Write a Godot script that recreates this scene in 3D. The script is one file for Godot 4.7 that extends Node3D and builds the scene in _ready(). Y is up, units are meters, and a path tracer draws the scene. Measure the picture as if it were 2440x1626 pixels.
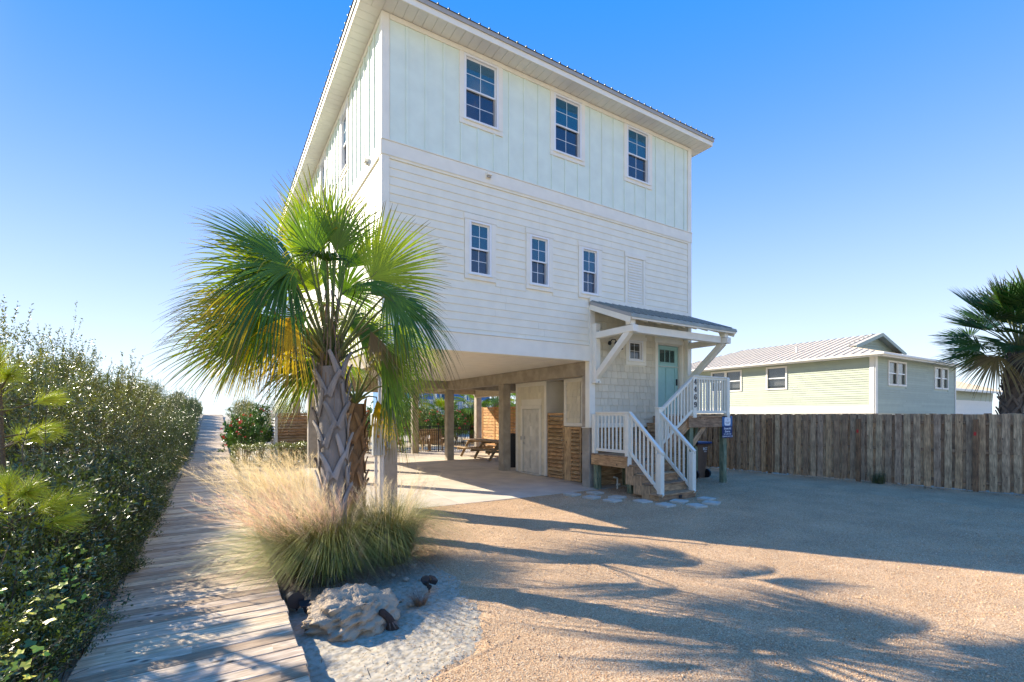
extends Node3D
# Frame: x runs right along the house front, h is height, d is depth away from the camera (z = -d). The camera stands over the origin.

const D := 9.16          # plane of the house front
const XL := 2.75         # left corner of the house
const XR := 11.82        # right corner of the house
const DB := 22.3         # back of the house

var M := {}
var R := RandomNumberGenerator.new()
var cache := {}
var counts := {}


class Geo:
	var v := PackedVector3Array()
	var n := PackedVector3Array()
	var c := PackedColorArray()
	var uv := PackedVector2Array()
	var ix := PackedInt32Array()

	func vert(p: Vector3, nn: Vector3, t := Vector2.ZERO, col := Color.WHITE) -> int:
		v.append(p)
		n.append(nn)
		uv.append(t)
		c.append(col)
		return v.size() - 1

	func face3(i: int, j: int, k: int) -> void:
		var nn := n[i] + n[j] + n[k]
		if (v[k] - v[i]).cross(v[j] - v[i]).dot(nn) >= 0.0:
			ix.append_array(PackedInt32Array([i, j, k]))
		else:
			ix.append_array(PackedInt32Array([i, k, j]))

	func face4(i: int, j: int, k: int, l: int) -> void:
		face3(i, j, k)
		face3(i, k, l)

	func tri(a: Vector3, b: Vector3, e: Vector3, col: Color) -> void:
		var nn := (e - a).cross(b - a).normalized()
		var i := vert(a, nn, Vector2.ZERO, col)
		vert(b, nn, Vector2.ZERO, col)
		vert(e, nn, Vector2.ZERO, col)
		ix.append_array(PackedInt32Array([i, i + 1, i + 2]))

	func quad(a: Vector3, b: Vector3, e: Vector3, f: Vector3, nn: Vector3, col := Color.WHITE, s := 1.0, off := Vector2.ZERO) -> void:
		var u := (b - a).length() * s
		var w := (f - a).length() * s
		var i := vert(a, nn, off, col)
		vert(b, nn, off + Vector2(u, 0), col)
		vert(e, nn, off + Vector2(u, w), col)
		vert(f, nn, off + Vector2(0, w), col)
		face4(i, i + 1, i + 2, i + 3)

	func box(lo: Vector3, hi: Vector3, col := Color.WHITE) -> void:
		var e := hi - lo
		for a in 3:
			var b := (a + 1) % 3
			var g := (a + 2) % 3
			for s in 2:
				var p := lo
				var nn := Vector3.ZERO
				nn[a] = -1.0 if s == 0 else 1.0
				if s == 1:
					p[a] = hi[a]
				var du := Vector3.ZERO
				var dv := Vector3.ZERO
				du[b] = e[b]
				dv[g] = e[g]
				if e[g] > e[b]:
					quad(p, p + dv, p + dv + du, p + du, nn, col)
				else:
					quad(p, p + du, p + du + dv, p + dv, nn, col)

	func kite(p: Vector3, dir: Vector3, side: Vector3, l: float, w: float, col: Color, bend := 0.0) -> void:
		var up := side.cross(dir).normalized()
		var m := p + dir * l * 0.45 + up * l * bend
		var i := vert(p, up, Vector2(0.5, 0), col)
		vert(m + side * w * 0.5, (up + side * 0.25).normalized(), Vector2(1, 0.5), col)
		vert(p + dir * l, up, Vector2(0.5, 1), col)
		vert(m - side * w * 0.5, (up - side * 0.25).normalized(), Vector2(0, 0.5), col)
		face3(i, i + 1, i + 2)
		face3(i, i + 2, i + 3)

	func strip(pts: Array, side: Vector3, w0: float, w1: float, c0: Color, c1: Color) -> void:
		var last := -1
		for k in pts.size():
			var t := float(k) / (pts.size() - 1)
			var p: Vector3 = pts[k]
			var q: Vector3 = pts[mini(k + 1, pts.size() - 1)]
			var o: Vector3 = pts[maxi(k - 1, 0)]
			var nn := side.cross(q - o).normalized()
			var w := lerpf(w0, w1, t) * 0.5
			var col := c0.lerp(c1, t)
			var i := vert(p - side * w, nn, Vector2(0, t), col)
			vert(p + side * w, nn, Vector2(1, t), col)
			if last >= 0:
				face4(last, last + 1, i + 1, i)
			last = i

	func tube(pts: Array, radii: Array, sides: int, col := Color.WHITE, cap := true, vs := 1.0) -> void:
		var rows := []
		var run := 0.0
		for k in pts.size():
			var p: Vector3 = pts[k]
			var dir: Vector3 = ((pts[mini(k + 1, pts.size() - 1)] as Vector3) - (pts[maxi(k - 1, 0)] as Vector3)).normalized()
			var a := dir.cross(Vector3.UP if absf(dir.y) < 0.9 else Vector3.RIGHT).normalized()
			var b := dir.cross(a)
			if k > 0:
				run += p.distance_to(pts[k - 1])
			var row := []
			for s in sides + 1:
				var th := TAU * s / sides
				var o := a * cos(th) + b * sin(th)
				row.append(vert(p + o * float(radii[k]), o, Vector2(float(s) / sides, run * vs), col))
			rows.append(row)
		for k in pts.size() - 1:
			for s in sides:
				face4(rows[k][s], rows[k][s + 1], rows[k + 1][s + 1], rows[k + 1][s])
		if cap:
			for e in [0, pts.size() - 1]:
				var q: Vector3 = pts[e]
				var nn: Vector3 = (q - (pts[1] if e == 0 else pts[e - 1])).normalized()
				var m := vert(q, nn, Vector2(0.5, 0.5), col)
				var first := m + 1
				for s in sides:
					vert(v[rows[e][s]], nn, Vector2(0.5, 0.5), col)
				for s in sides:
					face3(m, first + s, first + (s + 1) % sides)

	func mesh() -> ArrayMesh:
		var a := []
		a.resize(Mesh.ARRAY_MAX)
		a[Mesh.ARRAY_VERTEX] = v
		a[Mesh.ARRAY_NORMAL] = n
		a[Mesh.ARRAY_COLOR] = c
		a[Mesh.ARRAY_TEX_UV] = uv
		a[Mesh.ARRAY_INDEX] = ix
		var m := ArrayMesh.new()
		m.add_surface_from_arrays(Mesh.PRIMITIVE_TRIANGLES, a)
		return m


func P(x: float, h: float, d: float) -> Vector3:
	return Vector3(x, h, -d)


# ---------------------------------------------------------------- nodes
func numbered(called: String) -> String:
	var k: int = counts.get(called, 0)
	counts[called] = k + 1
	return called if k == 0 else "%s_%03d" % [called, k]


func meta(o: Node, label: String, category: String, group := "", kind := "") -> void:
	if label:
		o.set_meta("label", label)
	if category:
		o.set_meta("category", category)
	if group:
		o.set_meta("group", group)
	if kind:
		o.set_meta("kind", kind)


func thing(called: String, label: String, category: String, at: Vector3, group := "", turn := 0.0) -> Node3D:
	var o := Node3D.new()
	o.name = numbered(called)
	add_child(o)
	o.position = at
	o.rotation.y = turn
	meta(o, label, category, group)
	return o


func part(parent: Node, called: String, mesh: Mesh, m: Material, at := Vector3.ZERO, b := Basis.IDENTITY) -> MeshInstance3D:
	var o := MeshInstance3D.new()
	o.name = called if parent != self else numbered(called)
	o.mesh = mesh
	o.material_override = m
	o.transform = Transform3D(b, at)
	parent.add_child(o, true)
	return o


func structure(called: String, mesh: Mesh, m: Material, at := Vector3.ZERO) -> MeshInstance3D:
	var o := part(self, called, mesh, m, at)
	o.set_meta("kind", "structure")
	return o


func copy(o: Node3D, base: String, at: Vector3, turn: float, label: String, sc := Vector3.ONE) -> Node3D:
	var r: Node3D = o.duplicate()
	r.name = numbered(base)
	add_child(r)
	r.transform = Transform3D(Basis(Vector3.UP, turn).scaled_local(sc), at)
	if label:
		r.set_meta("label", label)
	return r


func org(n: Node) -> Vector3:
	var t := Vector3.ZERO
	while n and n != self:
		t += n.position
		n = n.get_parent()
	return t


func bevel(size: Vector3, b: float, variant := 0) -> ArrayMesh:
	var key := "%.3f %.3f %.3f %.4f %d" % [size.x, size.y, size.z, b, variant]
	if cache.has(key):
		return cache[key]
	var g := Geo.new()
	var hs := size * 0.5
	b = minf(b, minf(hs.x, minf(hs.y, hs.z)) * 0.45)
	var off := Vector2(fposmod(variant * 0.377, 1.0) * 2.0, fposmod(variant * 0.619, 1.0) * 2.0)
	var long := size.max_axis_index()
	var at := func(a: int, s: float, p: Vector3) -> Vector2:
		var b1 := (a + 1) % 3
		var b2 := (a + 2) % 3
		if b2 == long or (b1 != long and size[b2] > size[b1]):
			var t := b1
			b1 = b2
			b2 = t
		return off + Vector2(p[b1], p[b2] + s * 0.13 + a * 0.21)
	var add := func(pts: Array, nn: Vector3, a: int, s: float) -> void:
		var first := g.v.size()
		for p in pts:
			g.vert(p, nn, at.call(a, s, p))
		g.face3(first, first + 1, first + 2)
		if pts.size() == 4:
			g.face3(first, first + 2, first + 3)
	for a in 3:
		var i := (a + 1) % 3
		var j := (a + 2) % 3
		for s in [-1.0, 1.0]:
			var nn := Vector3.ZERO
			nn[a] = s
			var pts := []
			for q in [[-1, -1], [1, -1], [1, 1], [-1, 1]]:
				var p := Vector3.ZERO
				p[a] = s * hs[a]
				p[i] = q[0] * (hs[i] - b)
				p[j] = q[1] * (hs[j] - b)
				pts.append(p)
			add.call(pts, nn, a, s)
			if b > 0.0:
				for s2 in [-1.0, 1.0]:   # the edge between face a and face i
					var e := []
					for t in [[0, -1], [0, 1], [1, 1], [1, -1]]:
						var p := Vector3.ZERO
						p[a] = s * (hs[a] - (b if t[0] == 1 else 0.0))
						p[i] = s2 * (hs[i] - (b if t[0] == 0 else 0.0))
						p[j] = t[1] * (hs[j] - b)
						e.append(p)
					var n2 := nn
					n2[i] = s2
					add.call(e, n2.normalized(), a, s)
	if b > 0.0:
		for k in 8:
			var s := Vector3(1 if k & 1 else -1, 1 if k & 2 else -1, 1 if k & 4 else -1)
			var pts := []
			for a in 3:
				var p := s * (hs - Vector3.ONE * b)
				p[a] = s[a] * hs[a]
				pts.append(p)
			add.call(pts, s.normalized(), 0, s.x)
	cache[key] = g.mesh()
	return cache[key]


# a box part between two corners given as x, h, d ranges
func bp(parent: Node, called: String, m: Material, x0: float, x1: float, h0: float, h1: float, d0: float, d1: float, b := 0.004, variants := 1) -> MeshInstance3D:
	var size := Vector3(absf(x1 - x0), absf(h1 - h0), absf(d1 - d0))
	return part(parent, called, bevel(size, b, R.randi() % variants if variants > 1 else 0), m, P((x0 + x1) / 2, (h0 + h1) / 2, (d0 + d1) / 2) - org(parent))


# the same on a face of a building: f = [axis, plane]; u runs along the face, o is the distance outwards
func bf(parent: Node, f: Array, called: String, m: Material, u0: float, u1: float, h0: float, h1: float, o0: float, o1: float, b := 0.004) -> MeshInstance3D:
	if f[0] == "d":
		return bp(parent, called, m, u0, u1, h0, h1, f[1] - o1, f[1] - o0, b)
	return bp(parent, called, m, f[1] - o1, f[1] - o0, h0, h1, u0, u1, b)


func along(a: Vector3, b: Vector3, roll := Vector3.UP) -> Basis:
	var x := (b - a).normalized()
	var z := x.cross(roll).normalized()
	return Basis(x, z.cross(x), z)


# a straight bar from a to b, w across and t thick
func bar(parent: Node, called: String, m: Material, a: Vector3, b: Vector3, w: float, t: float, bev := 0.004, roll := Vector3.UP, variant := 0) -> MeshInstance3D:
	return part(parent, called, bevel(Vector3(a.distance_to(b), t, w), bev, variant), m, (a + b) / 2 - org(parent), along(a, b, roll))


func rod(parent: Node, called: String, m: Material, a: Vector3, b: Vector3, r0: float, r1 := -1.0, sides := 8) -> MeshInstance3D:
	var g := Geo.new()
	g.tube([a - (a + b) / 2, b - (a + b) / 2], [r0, r0 if r1 < 0 else r1], sides)
	return part(parent, called, g.mesh(), m, (a + b) / 2 - org(parent))


# a lap board: thicker at its lower edge
func lap(parent: Node, f: Array, m: Material, u0: float, u1: float, h0: float, h1: float, t0: float, t1: float, called := "clapboard") -> void:
	var key := "lap %s %.3f %.3f %.3f %.3f" % [f[0], u1 - u0, h1 - h0, t0, t1]
	if not cache.has(key):
		var g := Geo.new()
		var L := (u1 - u0) / 2
		var hh := (h1 - h0) / 2
		var V := func(u: float, h: float, o: float) -> Vector3:
			return Vector3(u, h, o) if f[0] == "d" else Vector3(-o, h, -u)
		var o_n: Vector3 = V.call(0.0, t0 - t1, hh * 2).normalized()
		g.quad(V.call(-L, -hh, t0), V.call(L, -hh, t0), V.call(L, hh, t1), V.call(-L, hh, t1), o_n)
		g.quad(V.call(-L, -hh, 0.0), V.call(L, -hh, 0.0), V.call(L, -hh, t0), V.call(-L, -hh, t0), Vector3.DOWN)
		g.quad(V.call(-L, hh, 0.0), V.call(L, hh, 0.0), V.call(L, hh, t1), V.call(-L, hh, t1), Vector3.UP)
		for s in [-1.0, 1.0]:
			g.quad(V.call(s * L, -hh, 0.0), V.call(s * L, -hh, t0), V.call(s * L, hh, t1), V.call(s * L, hh, 0.0), V.call(s, 0.0, 0.0))
		cache[key] = g.mesh()
	var u := (u0 + u1) / 2
	var at := P(u, (h0 + h1) / 2, f[1]) if f[0] == "d" else P(f[1], (h0 + h1) / 2, u)
	part(parent, called, cache[key], m, at - org(parent))


# stretches of u0..u1 left free by the holes [u0, u1, h0, h1] that cross h0..h1
func gaps(u0: float, u1: float, h0: float, h1: float, holes: Array) -> Array:
	var out := [[u0, u1]]
	for o in holes:
		if o[3] <= h0 + 0.001 or o[2] >= h1 - 0.001:
			continue
		var next := []
		for s in out:
			if o[1] <= s[0] or o[0] >= s[1]:
				next.append(s)
				continue
			if o[0] - s[0] > 0.02:
				next.append([s[0], o[0]])
			if s[1] - o[1] > 0.02:
				next.append([o[1], s[1]])
		out = next
	return out


# a wall of thickness th behind the plane with holes, as one mesh
func wall(parent: Node, f: Array, m: Material, u0: float, u1: float, h0: float, h1: float, th: float, holes: Array, called := "wall") -> void:
	var cuts := [h0, h1]
	for o in holes:
		for k in [o[2], o[3]]:
			if k > h0 and k < h1 and not cuts.has(k):
				cuts.append(k)
	cuts.sort()
	var g := Geo.new()
	for k in cuts.size() - 1:
		for s in gaps(u0, u1, cuts[k], cuts[k + 1], holes):
			if f[0] == "d":
				g.box(P(s[0], cuts[k], f[1] + th), P(s[1], cuts[k + 1], f[1]))
			else:
				g.box(P(f[1], cuts[k], s[1]), P(f[1] + th, cuts[k + 1], s[0]))
	part(parent, called, g.mesh(), m, -org(parent))


# ---------------------------------------------------------------- materials
func lin(r: float, g: float, b: float) -> Color:
	return Color(r, g, b).linear_to_srgb()


func noise_tex(freq: float, lo: float, hi: float, seed_: int, octaves := 4, size := 512, tint := Color.WHITE, cellular := false) -> NoiseTexture2D:
	var n := FastNoiseLite.new()
	n.seed = seed_
	n.frequency = freq
	n.fractal_octaves = octaves
	n.noise_type = FastNoiseLite.TYPE_CELLULAR if cellular else FastNoiseLite.TYPE_SIMPLEX_SMOOTH
	if cellular:
		n.cellular_return_type = FastNoiseLite.RETURN_CELL_VALUE
		n.fractal_type = FastNoiseLite.FRACTAL_NONE
	var t := NoiseTexture2D.new()
	t.width = size
	t.height = size
	t.seamless = true
	t.noise = n
	var g := Gradient.new()
	g.set_color(0, Color(lo, lo, lo).lerp(tint * lo, 0.5))
	g.set_color(1, Color(hi, hi, hi))
	t.color_ramp = g
	return t


func ramp_tex(freq: float, stops: Array, seed_: int, octaves := 4, size := 512, cellular := false) -> NoiseTexture2D:
	var t := noise_tex(freq, 0, 1, seed_, octaves, size, Color.WHITE, cellular)
	var g := Gradient.new()
	g.offsets = PackedFloat32Array(stops.map(func(s): return s[0]))
	g.colors = PackedColorArray(stops.map(func(s): return s[1]))
	t.color_ramp = g
	return t


func wood_tex(dark: Color, light: Color, seed_: int, knots: int, contrast := 1.0) -> ImageTexture:
	# 1024 x 256 pixels over 2 m of length and 0.5 m across: long grain, growth rings, knots
	var w := 1024
	var h := 256
	var im := Image.create(w, h, false, Image.FORMAT_RGB8)
	var n := FastNoiseLite.new()
	n.seed = seed_
	n.frequency = 0.01
	n.fractal_octaves = 4
	var r := RandomNumberGenerator.new()
	r.seed = seed_
	var kn := []
	for k in knots:
		kn.append(Vector3(r.randf_range(0, w), r.randf_range(0, h), r.randf_range(5, 12)))
	for y in h:
		for x in w:
			var yy := float(y)
			var dark_knot := 0.0
			for k in kn:
				var dx: float = x - k.x
				var dy: float = y - k.y
				if absf(dx) < 90.0 and absf(dy) < 50.0:
					var q: float = sqrt(dx * dx * 0.3 + dy * dy) / k.z
					yy += dy * 0.9 * exp(-q * 0.8)
					dark_knot = maxf(dark_knot, clampf(1.25 - q, 0.0, 1.0))
			var a := n.get_noise_2d(x * 0.35, yy * 5.0)
			var b := n.get_noise_2d(x * 1.2 + 900.0, yy * 22.0)
			var rings := sin((yy * 0.22 + n.get_noise_2d(x * 0.12, yy * 0.7 + 300.0) * 9.0) * 2.0)
			var e := n.get_noise_2d(x * 0.5 - 700.0, yy * 0.9)
			var t := clampf(0.55 + contrast * (a * 0.5 + b * 0.45 + rings * 0.10 + e * 0.35), 0.0, 1.0)
			var col := dark.lerp(light, t)
			im.set_pixel(x, y, col.lerp(dark * 0.45, dark_knot * 0.8))
	im.generate_mipmaps()
	return ImageTexture.create_from_image(im)


func mat(called: String, col: Color, rough: float, tex: Texture2D = null, sc := 1.0, metal := 0.0, world := true) -> StandardMaterial3D:
	var m := StandardMaterial3D.new()
	m.resource_name = called
	m.albedo_color = Color(col.r, col.g, col.b)
	m.roughness = rough
	m.metallic = metal
	if tex:
		m.albedo_texture = tex
		m.uv1_triplanar = true
		m.uv1_world_triplanar = world
		m.uv1_scale = Vector3.ONE * sc
	M[called] = m
	return m


func relief(m: StandardMaterial3D, tex: Texture2D, cm: float) -> void:
	m.heightmap_enabled = true
	m.heightmap_texture = tex
	m.heightmap_scale = cm


func wood(called: String, tex: Texture2D, tints: Array, rough := 0.8) -> void:
	for k in tints.size():
		var m := StandardMaterial3D.new()
		m.resource_name = called
		m.albedo_color = tints[k]
		m.albedo_texture = tex
		m.uv1_scale = Vector3(0.5, 2.0, 1.0)
		m.roughness = rough
		relief(m, tex, 0.06)
		M[called + ("" if k == 0 else str(k))] = m


func leafy(called: String, rough: float, back: Color, spec := 0.5) -> void:
	var m := StandardMaterial3D.new()
	m.resource_name = called
	m.vertex_color_use_as_albedo = true
	m.roughness = rough
	m.metallic_specular = spec
	m.cull_mode = BaseMaterial3D.CULL_DISABLED
	if back != Color.BLACK:
		m.backlight_enabled = true
		m.backlight = back
	M[called] = m


func materials() -> void:
	var mottle := noise_tex(0.012, 0.955, 1.0, 1, 5)
	var grime := noise_tex(0.012, 0.86, 1.0, 2, 6)
	var grain := noise_tex(0.16, 0.0, 1.0, 3, 3)
	for a in [["white_siding", lin(0.92, 0.87, 0.69)], ["mint_board", lin(0.795, 0.88, 0.74)], ["white_trim", lin(0.91, 0.865, 0.715)], ["soffit", lin(0.80, 0.78, 0.70)], ["ceiling", lin(0.82, 0.77, 0.66)], ["cream_trim", lin(0.80, 0.75, 0.63)]]:
		var m := mat(a[0], a[1], 0.5, mottle, 0.35)
		relief(m, grain, 0.03)
	for k in 4:
		var m := mat("shingle" + ("" if k == 0 else str(k)), lin(0.74, 0.67, 0.50) * [1.0, 0.98, 1.015, 0.965][k], 0.65, mottle, 0.8)
		relief(m, grain, 0.05)
	mat("white_paint", lin(0.89, 0.85, 0.70), 0.35, mottle, 0.9)
	mat("vinyl", lin(0.83, 0.83, 0.80), 0.3)
	mat("door_mint", lin(0.34, 0.60, 0.55), 0.4, mottle, 0.7)
	mat("door_white", lin(0.72, 0.68, 0.58), 0.45, grime, 0.5)
	mat("dark_roof", lin(0.16, 0.18, 0.18), 0.45, grime, 0.4, 0.5)
	mat("porch_roof", lin(0.32, 0.36, 0.34), 0.4, grime, 0.4, 0.5)
	var con := mat("concrete", lin(0.46, 0.395, 0.30), 0.85, noise_tex(0.012, 0.80, 1.0, 5, 7), 0.4)
	relief(con, noise_tex(0.06, 0, 1, 6, 5), 0.12)
	var pit := noise_tex(0.2, 0, 1, 7, 3)
	for k in 3:
		var s := mat("slab" + ("" if k == 0 else str(k)), lin(0.66, 0.565, 0.43) * [1.0, 0.96, 1.03][k], 0.8, noise_tex(0.008, 0.86, 1.0, 8 + k, 7), 0.25)
		relief(s, pit, 0.15)
	mat("black_metal", lin(0.012, 0.012, 0.013), 0.35)
	mat("black_plastic", lin(0.018, 0.019, 0.022), 0.45, grime, 2.0)
	mat("steel", lin(0.55, 0.55, 0.53), 0.3, null, 1.0, 0.9)
	mat("grey_box", lin(0.46, 0.48, 0.46), 0.45, mottle, 1.5)
	mat("pvc", lin(0.62, 0.60, 0.56), 0.4, mottle, 2.0)
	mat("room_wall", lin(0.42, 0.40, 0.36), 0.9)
	mat("blind", lin(0.20, 0.21, 0.21), 0.6)
	mat("blind_pale", lin(0.70, 0.72, 0.72), 0.6)
	var glass := mat("glass", lin(0.004, 0.115, 0.21), 0.02)
	glass.metallic_specular = 0.9
	glass.transparency = BaseMaterial3D.TRANSPARENCY_ALPHA
	glass.albedo_color.a = 0.8
	var g2 := mat("screen_glass", lin(0.006, 0.04, 0.095), 0.05)
	g2.metallic_specular = 0.75
	g2.transparency = BaseMaterial3D.TRANSPARENCY_ALPHA
	g2.albedo_color.a = 0.85
	var g3 := mat("plain_glass", lin(0.03, 0.035, 0.035), 0.02)
	g3.metallic_specular = 0.8
	g3.transparency = BaseMaterial3D.TRANSPARENCY_ALPHA
	g3.albedo_color.a = 0.4
	var bulb := mat("bulb", lin(1.0, 0.85, 0.6), 0.4)
	bulb.emission_enabled = true
	bulb.emission = Color(1.0, 0.85, 0.62)
	bulb.emission_energy_multiplier = 4.0
	# wood
	wood("deck_wood", wood_tex(Color(0.62, 0.53, 0.42), Color(0.95, 0.88, 0.76), 11, 5, 0.9), [Color(0.97, 0.95, 0.93), Color(0.85, 0.82, 0.79), Color(1, 0.98, 0.93), Color(0.90, 0.88, 0.88), Color(0.79, 0.74, 0.69)])
	var ft := wood_tex(Color(0.50, 0.435, 0.36), Color(0.86, 0.775, 0.66), 12, 7)
	wood("fence_wood", ft, [Color(0.98, 0.93, 0.86), Color(0.88, 0.84, 0.79), Color(1.0, 0.96, 0.88), Color(0.93, 0.88, 0.84), Color(1.0, 0.92, 0.81), Color(0.84, 0.77, 0.70)])
	wood("post_wood", ft, [Color(0.74, 0.64, 0.54)])
	wood("stair_wood", ft, [Color(0.98, 0.87, 0.76), Color(0.85, 0.76, 0.68), Color(1.0, 0.92, 0.82)])
	var bt := wood_tex(Color(0.55, 0.44, 0.31), Color(0.90, 0.79, 0.62), 13, 6)
	wood("brown_wood", bt, [Color(1, 0.97, 0.92), Color(0.90, 0.86, 0.80), Color(1, 0.92, 0.84)])
	wood("cedar_wood", bt, [Color(0.98, 0.87, 0.74), Color(0.93, 0.81, 0.67), Color(1.0, 0.91, 0.79)])
	wood("treated_wood", wood_tex(Color(0.30, 0.36, 0.27), Color(0.60, 0.62, 0.50), 14, 4), [Color.WHITE, Color(0.9, 0.92, 0.85)])
	wood("table_wood", bt, [Color(0.86, 0.85, 0.84), Color(0.80, 0.80, 0.80)])
	# ground
	var sand := mat("sand", Color.WHITE, 0.95, ramp_tex(0.05, [[0.0, lin(0.28, 0.20, 0.11)], [0.35, lin(0.39, 0.325, 0.22)], [0.6, lin(0.475, 0.41, 0.295)], [1.0, lin(0.53, 0.465, 0.345)]], 21, 5, 1024), 0.28)
	relief(sand, noise_tex(0.07, 0, 1, 22, 5, 512), 1.2)
	var gr := mat("gravel", Color.WHITE, 0.9, ramp_tex(0.16, [[0.0, lin(0.42, 0.235, 0.115)], [0.3, lin(0.62, 0.385, 0.195)], [0.55, lin(0.72, 0.465, 0.245)], [0.8, lin(0.80, 0.56, 0.315)], [1.0, lin(0.85, 0.66, 0.425)]], 23, 1, 1024, true), 0.75)
	relief(gr, ramp_tex(0.16, [[0.0, Color.BLACK], [1.0, Color.WHITE]], 23, 1, 1024, true), 0.7)
	gr.detail_enabled = true
	gr.detail_blend_mode = BaseMaterial3D.BLEND_MODE_MUL
	gr.detail_uv_layer = BaseMaterial3D.DETAIL_UV_2
	gr.detail_albedo = noise_tex(0.012, 0.80, 1.0, 24, 5)
	gr.uv2_triplanar = true
	gr.uv2_world_triplanar = true
	gr.uv2_scale = Vector3.ONE * 0.13
	leafy("pebble", 0.8, Color.BLACK)
	var st := mat("paver", lin(0.66, 0.605, 0.48), 0.85, grime, 1.2)
	relief(st, grain, 0.2)
	leafy("rock", 0.9, Color.BLACK)
	relief(M.rock, noise_tex(0.05, 0, 1, 25, 6), 1.2)
	M.rock.uv1_triplanar = true
	M.rock.uv1_scale = Vector3.ONE * 1.6
	# plants
	leafy("shrub_leaf", 0.34, Color(0.62, 0.68, 0.16), 0.65)
	leafy("bright_leaf", 0.45, Color(0.45, 0.52, 0.10))
	leafy("palm_leaf", 0.45, Color(0.85, 0.88, 0.10), 0.4)
	leafy("grass_blade", 0.6, Color(0.50, 0.46, 0.20))
	leafy("plume", 0.8, Color(0.98, 0.92, 0.80))
	leafy("needle", 0.5, Color(0.55, 0.62, 0.14))
	leafy("petal", 0.6, Color(0.6, 0.1, 0.1))
	leafy("bark", 0.9, Color.BLACK)
	relief(M.bark, noise_tex(0.06, 0, 1, 26, 5), 1.5)
	M.bark.uv1_triplanar = true
	M.bark.uv1_scale = Vector3(4, 1.2, 4)
	# neighbours
	for k in 3:
		mat("sage_siding" + ("" if k == 0 else str(k)), lin(0.41, 0.45, 0.34) * [1.0, 0.97, 1.02][k], 0.55, mottle, 0.3)
	mat("beige_roof", lin(0.74, 0.62, 0.45), 0.6, grime, 0.3)
	mat("beige_trim", lin(0.78, 0.74, 0.64), 0.5, mottle, 0.4)
	mat("blue_siding", lin(0.10, 0.26, 0.50), 0.5, mottle, 0.3)
	mat("canvas", lin(0.66, 0.58, 0.44), 0.8, grime, 1.0)
	mat("bin_brown", lin(0.15, 0.085, 0.05), 0.5, grime, 1.5)
	mat("sign_navy", lin(0.012, 0.035, 0.13), 0.5)
	mat("sign_blue", lin(0.045, 0.15, 0.33), 0.5)
	mat("ink_white", lin(0.85, 0.86, 0.86), 0.6)
	mat("ink_grey", lin(0.30, 0.34, 0.38), 0.6)
	mat("ink_black", lin(0.008, 0.010, 0.018), 0.4)
	mat("red_tag", lin(0.55, 0.02, 0.015), 0.6)
	mat("flat_grey", lin(0.40, 0.39, 0.36), 0.6, mottle, 1.0)


# ---------------------------------------------------------------- setting
func sm(a: float, b: float, t: float) -> float:
	return smoothstep(a, b, t)


func deck_h(d: float) -> float:
	return 0.2 if d < 25.0 else 0.2 + (d - 25.0) * (1.72 / 20.0)


func terrain(x: float, d: float) -> float:
	var dune := sm(24.0, 46.0, d) * 1.75 * sm(7.0, 1.0, x) + sm(34.0, 60.0, d) * 1.7 * sm(1.0, 7.0, x)
	var left := 0.35 * sm(-1.2, -4.0, x)
	return dune + left


func sand_noise() -> FastNoiseLite:
	var n := FastNoiseLite.new()
	n.seed = 5
	n.frequency = 1.1
	return n


func sand_h(x: float, d: float, n: FastNoiseLite) -> float:
	var fine := sm(0.2, 0.7, x) * sm(3.2, 2.4, x) * sm(2.4, 3.0, d) * sm(8.0, 6.5, d)
	# raked lines and footmarks in the white sand
	var rake := sin((x * 0.75 + d * 0.55) * 52.0 + n.get_noise_2d(x * 0.8, d * 0.8) * 9.0) * 0.006 * sm(0.2, 0.5, n.get_noise_2d(x * 0.5 + 40.0, d * 0.5) + 0.45)
	var h := terrain(x, d) - 0.03 + n.get_noise_2d(x * 0.15, d * 0.15) * 0.02
	fine *= 1.0 - sm(0.0, 0.45, x - rim(d))
	return lerpf(h, 0.025 + n.get_noise_2d(x, d) * 0.028 + n.get_noise_2d(x * 4.0, d * 4.0) * 0.010 + rake, fine)


func ground() -> void:
	var xs := []
	var ds := []
	var x := -140.0
	while x < 160.0:
		xs.append(x)
		x += 0.07 if x > 0.3 and x < 2.8 else 0.4 if x > -8.0 and x < 17.0 else 2.0 if absf(x) < 40.0 else 12.0
	var d := -30.0
	while d < 240.0:
		ds.append(d)
		d += 0.07 if d > 2.6 and d < 7.0 else 0.4 if d > -1.0 and d < 26.0 else 1.5 if d < 70.0 and d > -10.0 else 12.0
	var n := sand_noise()
	var g := Geo.new()
	for j in ds.size():
		for i in xs.size():
			g.vert(P(xs[i], sand_h(xs[i], ds[j], n), ds[j]), Vector3.UP, Vector2(xs[i], ds[j]))
	var w := xs.size()
	for j in ds.size() - 1:
		for i in w - 1:
			g.face4(j * w + i, j * w + i + 1, (j + 1) * w + i + 1, (j + 1) * w + i)
	smooth(g)
	structure("ground", g.mesh(), M.sand)


func smooth(g: Geo) -> void:
	var acc := PackedVector3Array()
	acc.resize(g.v.size())
	for k in range(0, g.ix.size(), 3):
		var a := g.ix[k]
		var b := g.ix[k + 1]
		var c := g.ix[k + 2]
		var nn := (g.v[c] - g.v[a]).cross(g.v[b] - g.v[a])
		acc[a] += nn
		acc[b] += nn
		acc[c] += nn
	for k in acc.size():
		g.n[k] = acc[k].normalized()


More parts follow.
